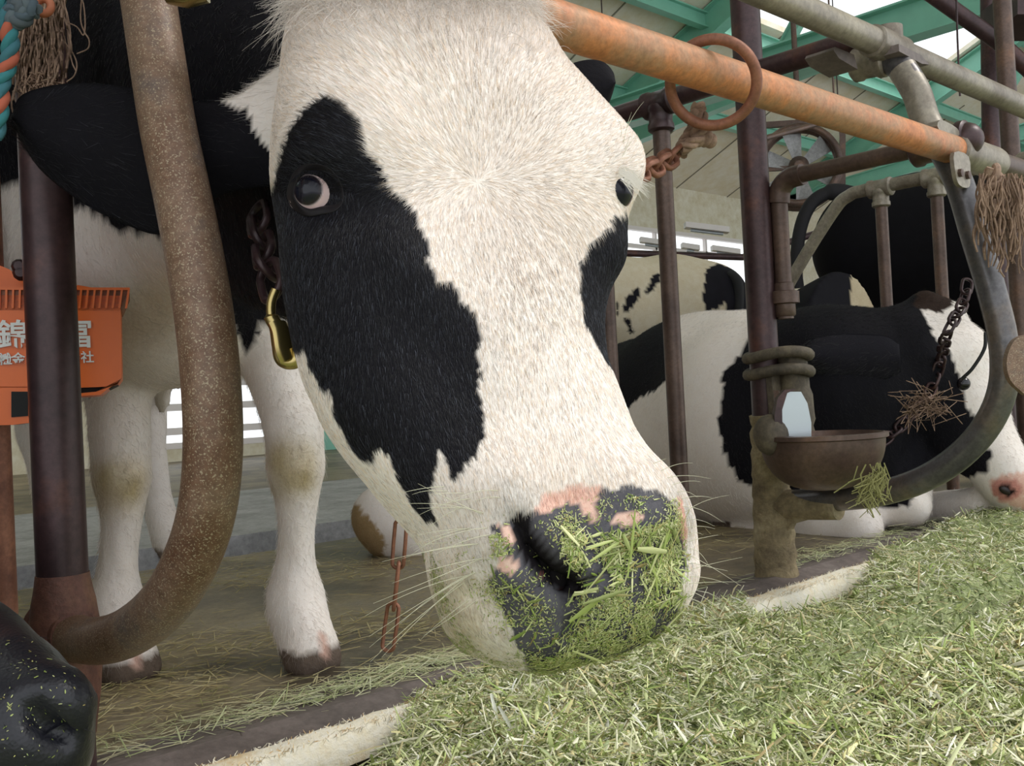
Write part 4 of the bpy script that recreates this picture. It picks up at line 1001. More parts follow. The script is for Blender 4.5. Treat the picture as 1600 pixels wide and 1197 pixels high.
# ear fur and chest fur
earf_a = np.array(earf); ecl = ear_col(earv)
p, n_, cc = sample_faces(earv, earf_a, ecl, 30000, np.ones(len(earf_a)), 9); tip = PD(20, 190, .80)
d = (tip-p); d /= np.linalg.norm(d, axis=1)[:, None]; d = d+g.normal(0, .25, d.shape)-n_*0; sgn = np.where((n_@FW) > 0, 1, 1)
d += n_*.35; d /= np.linalg.norm(d, axis=1)[:, None]; ln = g.uniform(.006, .014, len(p)); c2 = cc*g.uniform(.7, 1.1, (len(p), 1)); dk = cc.mean(1) < .1
c2[dk & (g.random(len(p)) < .1)] = (.05, .05, .065)  # scattered paler hairs imitate a highlight on the black ear
hair_object('ear_fur', p, d, ln, np.full(len(p), .00013), c2, cow, np.zeros_like(p), 4)['kind'] = 'stuff'
# whiskers
wp0, wd, wl = [], [], []
for (a, b, dx, dy, L) in ((700, 768, -.9, -.05, .030), (722, 800, -1, .1, .035), (735, 820, -1, .0, .04), (700, 845, -1, .05, .025), (760, 830, -1, .05, .05), (745, 850, -1, 0, .05), (740, 885, -1, .35, .055), (735, 900, -1, .45, .06), (740, 930, -.9, .5, .045), (760, 795, -1, -.35, .05), (780, 770, -.9, -.3, .03), (725, 905, -.8, .7, .06), (750, 870, -1, .2, .06), (730, 770, -1, .1, .03)):
    for k in range(2):
        q = hit(BH, a+g.uniform(-8, 8), b+g.uniform(-10, 10))
        if q is None: continue
        wp0.append(q); v_ = RT*dx-UP*(dy+g.normal(0, .12))-FW*.35; wd.append(v_/np.linalg.norm(v_)); wl.append(L*g.uniform(.6, 1.1))
for b in range(725, 1000, 11):
    a = float(np.interp(b, [c_[1] for c_ in CR], [c_[0] for c_ in CR]))-6
    q = hit(BH, a, b)
    if q is None: q = hit(BH, a-8, b)
    if q is None: continue
    wp0.append(q); v_ = RT*1+UP*(.45-(b-725)/330+g.normal(0, .25))-FW*.1; wd.append(v_/np.linalg.norm(v_)); wl.append(g.uniform(.012, .032))
for (a, b) in ((978, 215), (982, 225), (984, 235), (985, 205), (980, 245)):
    q = hit(BH, a-8, b)
    if q is None: continue
    wp0.append(q); v_ = UP*1+RT*(.35+g.normal(0, .2)); wd.append(v_/np.linalg.norm(v_)); wl.append(g.uniform(.018, .032))
wp0, wd, wl = np.array(wp0), np.array(wd), np.array(wl)
hair_object('whiskers', wp0, wd, wl, np.full(len(wp0), .0002), np.tile((.62, .60, .45), (len(wp0), 1)), cow, -UP*.006+g.normal(0, .003, wp0.shape), 6)['kind'] = 'stuff'
# lashes on both eyes
lp, ld, ll, lc = [], [], [], []
for k in range(190):
    a = g.uniform(966, 990); q = PD(a, 268+(a-968)*.6+g.normal(0, 6), .667); lp.append(q); v_ = RT*1-UP*(.6+g.normal(0, .3)); ld.append(v_/np.linalg.norm(v_)); ll.append(g.uniform(.006, .016)); lc.append((.75, .70, .62))
for k in range(60):
    a = g.uniform(462, 522); b = np.interp(a, [460, 478, 500, 522], [285, 272, 272, 292]); q = hit(BH, a, b-4); q = PD(a, b, .65) if q is None else q
    lp.append(q-FW*.003); v_ = -RT*.2+UP*.05-FW*1.0-UP*.5+RT*g.normal(0, .3); ld.append(v_/np.linalg.norm(v_)); ll.append(g.uniform(.006, .012)); lc.append((.012, .012, .016))
hair_object('eyelashes', np.array(lp), np.array(ld), np.array(ll), np.full(len(lp), .00016), np.array(lc), cow, -UP*.002*np.ones((len(lp), 1)), 4)['kind'] = 'stuff'
# ================================================================ the other cows
def cow_root(label, loc): return thing('dairy_cow', label, 'cow', loc, 'dairy cows')
def simple_fur(name, v, f, c, root, n, seed, lo=.006, hi=.012, flow=None):
    vis_ = ((np.cross(v[f[:, 2]]-v[f[:, 0]], v[f[:, 3]]-v[f[:, 1]])@FW) < 0).astype(float)+.05
    p, n_, cc = sample_faces(v, f, c, n, vis_, seed); g = np.random.default_rng(seed)
    d = (np.tile(flow if flow is not None else -_u0*.6+RT*.3, (n, 1)))+g.normal(0, .3, p.shape); d -= n_*(d*n_).sum(1)[:, None]; d /= np.linalg.norm(d, axis=1)[:, None]+1e-9; d += n_*.35; d /= np.linalg.norm(d, axis=1)[:, None]
    o = hair_object(name, p, d, g.uniform(lo, hi, n), np.full(n, .0002), cc*g.uniform(.7, 1.1, (n, 1)), root, np.zeros_like(p), 4); o['kind'] = 'stuff'; return o
simple_fur('coat_fur', bv_, bf_, bc_, cow, 70000, 55, .007, .014)
# --- the lying cow in the next stall
lc_ = cow_root('black and white cow lying down beyond the drinking bowl, white blaze on her face', (2.1, 1.9, 0))
Q = SDF((1.12, .62, -.03), (3.15, 3.6, 1.0), .0112)
Q.chain([PD(1175, 668, 2.62), PD(1110, 668, 2.95), PD(1020, 690, 3.3), PD(930, 700, 3.6)], [.27, .33, .33, .28], .06)
Q.chain([PD(1190, 650, 2.58), PD(1290, 610, 2.45), PD(1400, 575, 2.42)], [.24, .20, .15], .06)
Q.cone(PD(1200, 700, 2.5), PD(1330, 700, 2.40), .17, .12, .06)
Q.cone(PD(1170, 560, 2.75), PD(1060, 590, 3.15), .13, .13, .06)
# head: poll, brow, cheek, muzzle
Q.cone(PD(1432, 520, 2.42), PD(1480, 560, 2.40), .075, .10, .03)
Q.cone(PD(1470, 570, 2.41), PD(1500, 640, 2.38), .105, .10, .03)
Q.cone(PD(1500, 640, 2.38), PD(1575, 752, 2.28), .095, .062, .03)
Q.cone(PD(1455, 620, 2.40), PD(1490, 690, 2.36), .09, .07, .03)
Q.ell(PD(1590, 765, 2.27), (.062, .055, .058), None, .02)
Q.cone(PD(1445, 482, 2.42), PD(1478, 500, 2.42), .045, .05, .02)
Q.ell(PD(1578, 762, 2.205), (.010, .03, .012), None, .012, sub=True)
# folded forelegs
Q.chain([PD(1200, 790, 2.55), PD(1290, 815, 2.35), PD(1340, 823, 2.28)], [.10, .062, .058], .03)
Q.chain([PD(1340, 828, 2.28), PD(1270, 842, 2.36), PD(1170, 838, 2.50), PD(1130, 840, 2.55)], [.045, .036, .036, .04], .02)
Q.chain([PD(1400, 720, 2.42), PD(1420, 790, 2.30)], [.09, .05], .03)
Q.chain([PD(1425, 792, 2.28), PD(1380, 800, 2.32), PD(1350, 812, 2.34)], [.035, .030, .035], .02)
Q.chain([PD(1450, 800, 2.5), PD(1530, 790, 2.35)], [.05, .045], .02)
# hind leg lying toward the big cow
Q.chain([PD(960, 800, 3.2), PD(800, 830, 2.7), PD(620, 818, 2.35), PD(597, 806, 2.32)], [.20, .135, .080, .07], .05)
Q.chain([PD(630, 838, 2.33), PD(655, 850, 2.33), PD(700, 868, 2.36)], [.05, .045, .04], .02)
v, f = Q.mesh(3); x, y, z = proj(v); n1 = snoise(v, 60, 51)*5+snoise(v, 130, 52)*3; xj, yj = x+n1, y+snoise(v, 60, 53)*5
c = np.tile(WHITE*.93, (len(v), 1)); c = c*(1+.06*snoise(v, 12, 54)[:, None])
blk = inpoly(xj, yj, [(1160, 545), (1182, 515), (1225, 462), (1300, 400), (1400, 420), (1440, 470), (1448, 505), (1478, 545), (1498, 590), (1512, 640), (1530, 672), (1548, 702), (1545, 735), (1505, 752), (1470, 757), (1440, 745), (1425, 770), (1420, 792), (1375, 792), (1362, 770), (1300, 770), (1200, 765), (1150, 752), (1130, 700), (1122, 640), (1130, 580)])
blk |= inpoly(xj, yj, [(940, 480), (1052, 480), (1056, 575), (1035, 600), (1000, 625), (978, 642), (940, 640)])
blk |= (v[:, 1] > 2.95) & (v[:, 2] > .3)
c[blk] = BLACK
tf = inpoly(xj, yj, [(1425, 455), (1490, 445), (1492, 470), (1470, 490), (1430, 478)]); c[tf] = (.03, .018, .014)
pk = inpoly(x, y, [(1548, 752), (1570, 742), (1605, 735), (1605, 800), (1560, 785)]); c[pk] = PINK
nn = np.hypot((x-1572)/24, (y-765)/17) < 1; c[nn] = (.55, .25, .21)
nn = np.hypot((x-1574-.3*(y-765))/13, (y-766)/9) < 1; c[nn] = (.02, .012, .012)
k = inpoly(x, y, [(1110, 815), (1142, 815), (1142, 870), (1110, 870)]); c[k] = HOOF*.6
k = inpoly(x, y, [(480, 790), (560, 790), (600, 835), (600, 900), (480, 900)]); c[k] = (.40, .28, .15)
npmesh('body', v, f, M['coat'], lc_, True, c); m = MB(); _bl = bvh_of(v, f); _q = hit(_bl, 1573, 767); m.ball(_q+FW*.003, (.017, .008, .009), 18, 12, ax=[RT*.9-UP*.43, FW, UP*.9+RT*.43]); m.build('nostril', plain('dark_nostril', (.015, .008, .008), .5), lc_); simple_fur('coat_fur', v, f, c, lc_, 60000, 61, .006, .013)
leaf_shell('ear', [(1405, 538), (1385, 525), (1350, 522), (1310, 522), (1275, 528), (1258, 540), (1253, 555)], [(1408, 580), (1385, 592), (1350, 596), (1310, 592), (1280, 580), (1262, 570), (1254, 558)], lambda t, u: 2.25, .03, M['coat'], lc_, lambda v: np.tile(BLACK*1.6, (len(v), 1)), cup=.02)
_e = bpy.data.objects[[o.name for o in lc_.children if o.name.startswith('ear')][-1]]; _ev = np.array([q.co for q in _e.data.vertices]); _ef = np.array([list(q.vertices) for q in _e.data.polygons if len(q.vertices) == 4])
_g = np.random.default_rng(4); _p, _n, _c = sample_faces(_ev, _ef, np.tile(BLACK, (len(_ev), 1)), 9000, np.ones(len(_ef)), 4); _d = -RT+_n*.5+_g.normal(0, .3, _p.shape)-UP*.3; _d /= np.linalg.norm(_d, axis=1)[:, None]
hair_object('ear_fur', _p, _d, _g.uniform(.01, .026, len(_p)), np.full(len(_p), .00025), np.where(_g.random((len(_p), 1)) < .2, .06, .012)*np.ones((1, 3)), lc_, np.zeros_like(_p), 4)['kind'] = 'stuff'  # paler strands mixed into the colour give the black ear a lit look
bvl = bvh_of(v, f); q_ = hit(bvl, 1506, 600); m = MB(); m.ball(q_+FW*.008, .018, 18, 12); m.build('eyeball', plain('dark_eye', (.01, .008, .01), .08), lc_)
link_chain('neck_chain', [PD(1512, 440, 2.2), PD(1504, 475, 2.18), PD(1480, 520, 2.14)]+[hit(bvl, a, b)-FW*.012 for a, b in ((1466, 565), (1445, 620), (1405, 665), (1375, 690))], .026, .0036, 'dark chain across the lying cow\'s black cheek, up to the curved pipe', 'chain', M['dark_pipe'])
m = MB(); m.tube(smooth_open([PD(1540, 520, 2.18), PD(1538, 545, 2.17), PD(1520, 575, 2.17), PD(1503, 592, 2.18)], 6), .004, 8); tag(m.build('halter_strap', M['black']), 'thin dark strap on the lying cow\'s white forehead', 'strap')
ht = thing('hay_wisp', 'dry brown hay wisp caught on the lying cow\'s chain', 'hay', PD(1450, 640, 2.1))
g = np.random.default_rng(2); m = MB()
for k in range(90):
    a, b = 1445+g.normal(0, 16), 636+g.normal(0, 9); m.tube([PD(a, b, 2.12), PD(a+g.normal(0, 14), b+g.normal(0, 12), 2.10), PD(a+g.normal(0, 22), b+g.normal(0, 16), 2.12)], .0009, 4)
m.build('stalks', M['rope'], ht)
# hind hoof lying at px 540: brown
# --- black cow standing further back
bk = cow_root('all black cow standing behind the farther divider, her rump and tail toward the fan', (4.9, 2.2, 0))
Q = SDF((2.8, 1.6, -.03), (7.4, 5.8, 2.1), .03)
d0 = 4.9
Q.chain([PD(1370, 385, d0), PD(1450, 395, d0-.1), PD(1560, 395, d0-.3), PD(1700, 390, d0-.5)], [.31, .35, .36, .33], .1)
Q.cone(PD(1345, 350, d0), PD(1440, 320, d0-.1), .14, .14, .08)
Q.chain([PD(1385, 440, d0), PD(1380, 520, d0), PD(1395, 600, d0), PD(1390, 690, d0)], [.20, .11, .06, .06], .05)
Q.chain([PD(1340, 430, d0+.35), PD(1345, 520, d0+.35), PD(1350, 600, d0+.35), PD(1350, 690, d0+.35)], [.18, .10, .06, .06], .05)
Q.chain([PD(1660, 440, d0-.45), PD(1665, 600, d0-.45), PD(1665, 700, d0-.45)], [.15, .07, .06], .05)
Q.chain([PD(1610, 440, d0-.1), PD(1615, 600, d0-.1), PD(1615, 700, d0-.1)], [.15, .07, .06], .05)
v, f = Q.mesh(2); npmesh('body', v, f, M['coat'], bk, True, np.tile(BLACK*.8, (len(v), 1)))
m = MB(); m.tube(smooth_open([PD(1340, 305, d0-.12), PD(1300, 300, d0-.12), PD(1268, 318, d0-.12), PD(1250, 360, d0-.12), PD(1244, 420, d0-.12), PD(1246, 450, d0-.12)], 8), [.04]*10+[.032]*31, 12); m.build('tail', plain('black_tail', (.008, .007, .01), .8), bk)
# --- spotted cow far back
fcw = cow_root('white cow with small black spots standing far off under the bright windows', (4.5, 4.6, 0))
Q = SDF((2.5, 3.2, -.05), (7.2, 7.8, 1.6), .020); d0 = 6.0
Q.chain([PD(880, 480, d0-.2), PD(960, 478, d0-.1), PD(1050, 478, d0), PD(1105, 474, d0)], [.24, .27, .29, .25], .1)
Q.cone(PD(1090, 440, d0), PD(1135, 450, d0), .10, .08, .06); Q.cone(PD(1120, 470, d0), PD(1130, 540, d0), .15, .10, .06)
for a in (1075, 1130, 900, 940): Q.chain([PD(a, 520, d0), PD(a, 600, d0), PZ(a, 690, 0) if False else down(PD(a, 600, d0), .03)], [.12, .06, .06], .05)
v, f = Q.mesh(2); x, y, _ = proj(v); c = np.tile(np.array((.66, .58, .44)), (len(v), 1)); r_ = snoise(v, 20, 3)*3
for q in ([(1005, 455), (1018, 430), (1034, 425), (1030, 440), (1015, 455), (1003, 462)], [(972, 480), (980, 460), (995, 448), (998, 462), (985, 480), (975, 488)], [(974, 495), (982, 495), (990, 520), (984, 522)], [(960, 470), (965, 466), (965, 490), (960, 490)], [(1098, 460), (1105, 420), (1122, 412), (1140, 418), (1170, 430), (1170, 600), (1130, 470), (1122, 480), (1100, 490)]):
    c[inpoly(x+r_, y+r_, q)] = BLACK*1.5
npmesh('body', v, f, M['coat'], fcw, True, c)
m = MB(); m.tube(smooth_open([PD(1140, 428, d0-.15), PD(1152, 440, d0-.2), PD(1154, 470, d0-.2), PD(1151, 500, d0-.2)], 6), .03, 10); m.build('tail', plain('tail_black', (.012, .012, .014), .8), fcw)
# --- cow lying between, only her pale back showing
mc = cow_root('pale tan and black cow lying behind the lying cow, only her back showing', (3.6, 2.6, 0))
Q = SDF((2.9, 2.0, -.05), (5.6, 4.6, 1.2), .018); d0 = 4.0
Q.chain([PD(1250, 560, d0+.2), PD(1350, 540, d0), PD(1450, 545, d0-.1), PD(1540, 560, d0-.2)], [.27, .30, .28, .24], .1)
Q.chain([PD(1250, 600, d0+.2), PD(1350, 620, d0), PD(1450, 620, d0-.1), PD(1540, 620, d0-.2)], [.24, .28, .27, .24], .1)
v, f = Q.mesh(2); x, y, _ = proj(v); c = np.tile(BLACK*1.2, (len(v), 1)); c[inpoly(x+snoise(v, 20, 3)*4, y, [(1330, 400), (1380, 440), (1400, 455), (1402, 530), (1325, 530), (1328, 470)])] = (.55, .46, .32)
npmesh('body', v, f, M['coat'], mc, True, c)
# --- the black muzzle poking in at the lower left
nc = cow_root('black cow whose wet dark muzzle pokes in at the lower left corner', (.1, 1.2, 0))
Q = SDF((-.75, .25, -.02), (.42, 2.6, 1.15), .009)
Q.chain([PD(-420, 900, .95), PD(-260, 980, .80), PD(-90, 1075, .68), PD(10, 1115, .63)], [.12, .10, .058, .044], .02)
Q.ell(PD(55, 1118, .61), (.032, .032, .034), None, .012); Q.ell(PD(10, 1160, .62), (.04, .04, .042), None, .02); Q.ell(PD(98, 1100, .61), (.020, .022, .022), None, .010)
Q.ell(PD(50, 1185, .62), (.034, .035, .03), None, .02); Q.cone(PD(-60, 1010, .70), PD(20, 1060, .64), .03, .024, .02)
Q.chain([PD(-420, 900, .95), Pw(-.20, 1.15, .55), Pw(-.2, 1.5, .68), Pw(-.25, 2.2, .72)], [.13, .22, .30, .28], .05)
for q in ((-.30, 1.25), (-.10, 1.3), (-.32, 2.2), (-.12, 2.3)): Q.chain([Pw(q[0], q[1], .55), Pw(q[0], q[1]-.02, .30), Pw(q[0], q[1], .03)], [.11, .05, .045], .03)
v, f = Q.mesh(2)
cN = np.array(PD(80, 1133, .555))
for (a, b, r, am) in ((48, 1106, .006, -.008), (58, 1118, .008, -.014), (74, 1132, .009, -.018), (92, 1142, .008, -.014), (106, 1150, .006, -.008), (90, 1108, .012, .006), (45, 1150, .012, .006), (115, 1128, .008, .004)):
    q = hit(bvh_of(v, f), a, b)
    if q is not None: nv = vnormals(v, f); d = v-q; v = v+nv*(am*np.exp(-(d*d).sum(1)/(r*r)))[:, None]
nc_c = np.tile(np.array((.012, .012, .018)), (len(v), 1))
mz, nt, b = nodes('wet_black_muzzle'); b.inputs['Base Color'].default_value = (.012, .012, .018, 1); b.inputs['Roughness'].default_value = .38; b.inputs['Specular IOR Level'].default_value = .45
vo = nt.nodes.new('ShaderNodeTexVoronoi'); vo.inputs['Scale'].default_value = 420; nt.links.new(coords(nt), vo.inputs['Vector']); bump(nt, b, vo.outputs[0], .3, .0008)
bo2 = npmesh('body', v, f, mz, nc, True, nc_c); NV, NF = v, f
simple_fur('coat_fur', v, f, nc_c, nc, 12000, 71, .004, .008, flow=-_u0*.7+RT*.6)
# ================================================================ feed, straw, kerb plank
def sliver_mesh(name, C, D, U, L, W, colr, mat, parent=None, K=3, bend=None):
    """thin folded strips: centre, direction, up, length, width"""
    n = len(C); Sd = np.cross(D, U); Sd /= np.linalg.norm(Sd, axis=1)[:, None]+1e-9; t = np.linspace(-.5, .5, K)
    rows = []
    for k in range(K):
        b_ = (bend if bend is not None else 0)*(1-(2*t[k])**2); ctr = C+D*(L*t[k])[:, None]+U*np.asarray(b_).reshape(-1, 1)
        wk = W*(1.0 if 0 < k < K-1 else .55)
        rows += [ctr-Sd*(wk/2)[:, None], ctr+U*(W*.22)[:, None], ctr+Sd*(wk/2)[:, None]]
    Vv = np.stack(rows, 1).reshape(-1, 3); base = np.arange(n)[:, None]*(3*K); fs = []
    for k in range(K-1):
        for a in (0, 1):
            i = 3*k+a; fs.append(np.concatenate([base+i, base+i+1, base+i+4, base+i+3], 1))
    F_ = np.stack(fs, 1).reshape(-1, 4)
    return npmesh(name, Vv, F_, mat, parent, False, np.repeat(colr, 3*K, 0))
def veg_mat(name, rough=.55):
    m, nt, b = nodes(name); at = nt.nodes.new('ShaderNodeAttribute'); at.attribute_name = 'coat'; nt.links.new(at.outputs['Color'], b.inputs['Base Color'])
    b.inputs['Roughness'].default_value = rough; b.inputs['Specular IOR Level'].default_value = .35; return m
M['feed'] = veg_mat('chopped_silage'); M['straw'] = veg_mat('dry_straw', .7)
FEEDC = np.array([(.50, .56, .30), (.68, .70, .48), (.38, .45, .18), (.24, .32, .10), (.80, .79, .64), (.62, .56, .33), (.42, .33, .18), (.70, .66, .36), (.54, .64, .38)])
FEEDP = np.array([.17, .22, .15, .12, .16, .07, .04, .04, .03])
vl = np.array([PZ(1060, 1290, -.08), PZ(1250, 1200, -.08), PZ(1400, 1105, -.08), PZ(1500, 1045, -.08), PZ(1600, 1005, -.08), PZ(1900, 880, -.08), PZ(2300, 740, -.08)])[:, :2]
def valley_dist(x, y):
    best = np.full(x.shape, 9.0); side = np.zeros(x.shape)
    for i in range(len(vl)-1):
        a, b = vl[i], vl[i+1]; ab = b-a; t = np.clip(((x-a[0])*ab[0]+(y-a[1])*ab[1])/(ab@ab), 0, 1); dx, dy = x-a[0]-t*ab[0], y-a[1]-t*ab[1]; d = np.hypot(dx, dy)
        sgn = np.sign(ab[0]*dy-ab[1]*dx); k = d < best; best = np.where(k, d, best); side = np.where(k, sgn, side)
    return best, side
def zfeed(x, y):
    x = np.asarray(x); y = np.asarray(y)
    p3 = np.stack([x, y, np.zeros_like(x)], -1).reshape(-1, 3)
    nz = (snoise(p3, 16, 81)*.012+snoise(p3, 40, 82)*.006+snoise(p3, 95, 83)*.004).reshape(x.shape)
    z = .012+nz+.012*np.exp(-((y-.62)/.16)**2)
    d, sd2 = valley_dist(x, y); z = z-.19*np.exp(-(d/.062)**2)*np.clip((x-.55)/.3, 0, 1)+.035*np.where(sd2 < 0, 1-np.exp(-(d/.10)**2), 0)*np.clip((x-.55)/.4, 0, 1)+.03*np.clip((x-2.0)/.5, 0, 1)
    # uncovered kerb stretches: (left end) and around X 1.5 and X 2.2
    px, py, _ = proj(np.stack([x, y, np.zeros_like(x)+.01], -1).reshape(-1, 3)); px = px.reshape(x.shape)
    left = 1/(1+np.exp((px-610)/18)); edge = np.clip((y-(.80-.0*left))/.09, 0, 1)
    mid = np.exp(-((px-1262)/84)**6)
    drop = edge*(np.clip(left+mid, 0, 1))*.09
    over = np.clip((y-.955)/.06, 0, 1)*.06*np.clip((1-mid*.4), 0, 1)
    sl = left*np.clip((.95-y)/.15, 0, 1)*.03
    return z-drop-over-sl*.8
gx = np.linspace(-.6, 6.0, 420); gy = np.linspace(-.9, 1.04, 150); GX, GY = np.meshgrid(gx, gy, indexing='ij'); GZ = np.maximum(zfeed(GX, GY), -.235)
Vv = np.stack([GX, GY, GZ], -1).reshape(-1, 3); i, j = np.meshgrid(np.arange(419), np.arange(149), indexing='ij'); a = i*150+j
F_ = np.stack([a, a+150, a+151, a+1], -1).reshape(-1, 4)
mb_ = mottled('silage_mass', [(.3, (.10, .12, .04)), (.5, (.26, .31, .13)), (.7, (.42, .46, .24))], 30, 240, .8, 0, .8, .004)
feed = npmesh('silage', Vv, F_, mb_, None, True)
tag(feed, 'long heap of chopped green silage spread along the kerb in front of the cows', 'silage', kind='stuff')
g = np.random.default_rng(77)
def place(n1, n2):
    """half spread evenly on the ground, half denser near the viewer side of the alley"""
    x1, y1 = g.uniform(-.5, 5.5, n1), g.uniform(-.5, 1.02, n1); pp, qq = g.uniform(60, 1640, n2), g.uniform(780, 1420, n2); R_ = np.stack([ray(a, b) for a, b in zip(pp, qq)]); t = (.012-CAM[2])/R_[:, 2]
    P_ = CAM+R_*t[:, None]; k = (t > 0) & (P_[:, 1] < 1.02) & (P_[:, 0] < 6) & (P_[:, 1] > -.8); return np.concatenate([x1, P_[k, 0]]), np.concatenate([y1, P_[k, 1]])
X_, Y_ = place(40000, 260000); n = len(X_); Zf = zfeed(X_, Y_); keep = Zf > -.20; X_, Y_, Zf = X_[keep], Y_[keep], Zf[keep]; n = len(X_)
L_ = np.exp(g.normal(math.log(.0115), .6, n)).clip(.003, .055); W_ = np.exp(g.normal(math.log(.0017), .5, n)).clip(.0006, .0065); W_ = np.minimum(W_, L_*.4)
az = g.uniform(0, 2*math.pi, n); el = g.normal(.05, .38, n); D_ = np.stack([np.cos(az)*np.cos(el), np.sin(az)*np.cos(el), np.sin(el)], 1)
U_ = np.array([0, 0, 1.0])+g.normal(0, .5, (n, 3)); U_ -= D_*(U_*D_).sum(1)[:, None]; U_ /= np.linalg.norm(U_, axis=1)[:, None]
lift = np.abs(g.normal(0, .0055, n))-.001+np.abs(np.sin(el))*L_*.35
cc = FEEDC[g.choice(len(FEEDC), n, p=FEEDP)]*g.uniform(.6, 1.4, (n, 1)); cc = np.clip(cc*np.array([1.02, 1.0, .92]), 0, .9)
sliver_mesh('silage_pieces', np.stack([X_, Y_, Zf+lift], 1), D_, U_, L_, W_, cc, M['feed'], feed, 3, g.normal(0, .08, n)*L_)['kind'] = 'stuff'
# longer, paler stems lying on top
n = 500; X_, Y_ = place(60, 520); k = zfeed(X_, Y_) > -.03; X_, Y_ = X_[k], Y_[k]; n = len(X_)
L_ = g.uniform(.03, .085, n); W_ = g.uniform(.0022, .0042, n); az = g.uniform(0, 2*math.pi, n); el = g.normal(0, .15, n); D_ = np.stack([np.cos(az)*np.cos(el), np.sin(az)*np.cos(el), np.sin(el)], 1); U_ = np.tile([0, 0, 1.0], (n, 1)); U_ -= D_*(U_*D_).sum(1)[:, None]
cc = np.array([(.62, .66, .38), (.76, .76, .58), (.50, .62, .22), (.66, .58, .34)])[g.integers(0, 4, n)]
sliver_mesh('long_stems', np.stack([X_, Y_, zfeed(X_, Y_)+.009+np.abs(np.sin(el))*L_*.4], 1), D_, U_, L_, W_, cc, M['feed'], feed, 4, g.normal(0, .05, n)*L_)['kind'] = 'stuff'

# straw scattered on the stall floor and the kerb
g = np.random.default_rng(78); n = 52000
pp, qq = g.uniform(20, 1500, n), g.uniform(800, 1200, n); R_ = np.stack([ray(a, b) for a, b in zip(pp, qq)]); t = -CAM[2]/R_[:, 2]; P_ = CAM+R_*t[:, None]
dens = np.clip(.35+.9*snoise(P_, 9, 91), 0.03, 1); ex = np.clip(1-(P_[:, 1]-1.0)/.25, 0, 1)
lane = np.exp(-((P_[:, 1]-1.045)/.05)**2); dens = np.clip(dens*.5+lane*1.3*np.clip(.55+.8*snoise(P_, 11, 92), 0, 1), 0, 1)
k = (P_[:, 1] > .985) & (P_[:, 1] < 2.25) & (g.random(n) < dens); P_ = P_[k]; n = len(P_)
lane = np.exp(-((P_[:, 1]-1.03)/.07)**2)
L_ = g.uniform(.008, .045, n)*(1+.3*lane); W_ = g.uniform(.0008, .0024, n); az = g.normal(0.0, .9, n); el = g.normal(0, .10, n); D_ = np.stack([np.cos(az)*np.cos(el), np.sin(az)*np.cos(el), np.sin(el)], 1); U_ = np.tile([0, 0, 1.0], (n, 1)); U_ -= D_*(U_*D_).sum(1)[:, None]
dull = np.array([(.42, .34, .16), (.34, .27, .13), (.26, .24, .10), (.52, .45, .25)])[g.integers(0, 4, n)]; brt = np.array([(.56, .60, .34), (.66, .68, .46), (.44, .50, .24), (.70, .66, .42)])[g.integers(0, 4, n)]
cc = dull*(1-lane[:, None])+brt*lane[:, None]
st = sliver_mesh('straw', P_+np.array([0, 0, .003])+np.stack([0*L_, 0*L_, np.abs(np.sin(el))*L_*.4+lane*np.abs(g.normal(0, .006, n))], 1), D_, U_, L_, W_, cc, M['straw'], None, 3)
tag(st, 'thin litter of trodden straw on the wet stall floor behind the kerb', 'straw', kind='stuff')

# frayed pale plank along the kerb edge
m = MB(); xs_ = np.linspace(-1.2, 6, 220); gp = np.random.default_rng(4)
prof = [(.902, -.03), (.900, -.008), (.906, .004), (.925, .007), (.938, .004), (.940, -.03)]
rows = []
for x in xs_:
    w_ = snoise(np.array([[x*1.0, 0, 0]]), 30, 5)[0]*.003; rows.append([(x, yy+w_+gp.normal(0, .0008), zz+gp.normal(0, .0009)) for yy, zz in prof])
npp = len(prof); m.add([p for r in rows for p in r], [(i*npp+k, i*npp+k+1, (i+1)*npp+k+1, (i+1)*npp+k) for i in range(len(xs_)-1) for k in range(npp-1)])
pl = m.build('kerb_plank', M['plank']); tag(pl, kind='structure')
n = 9000; X_ = g.uniform(-.2, 4.2, n); Y_ = g.uniform(.899, .940, n); D_ = np.stack([g.normal(0, .5, n), g.normal(-.35, .5, n), g.uniform(.1, 1, n)], 1); D_ /= np.linalg.norm(D_, axis=1)[:, None]; U_ = np.tile([0, 1.0, 0.1], (n, 1)); U_ -= D_*(U_*D_).sum(1)[:, None]; U_ /= np.linalg.norm(U_, axis=1)[:, None]
cc = np.array([(.85, .80, .66), (.78, .60, .34), (.70, .48, .24), (.88, .85, .75)])[g.choice(4, n, p=(.45, .15, .1, .3))]
fr = sliver_mesh('frayed_fibres', np.stack([X_, Y_, np.full(n, .005)], 1), D_, U_, g.uniform(.004, .011, n), g.uniform(.0006, .0014, n), cc, M['straw'], None, 3); tag(fr, 'frayed pale wood fibres along the kerb plank', 'wood fibres', kind='stuff')

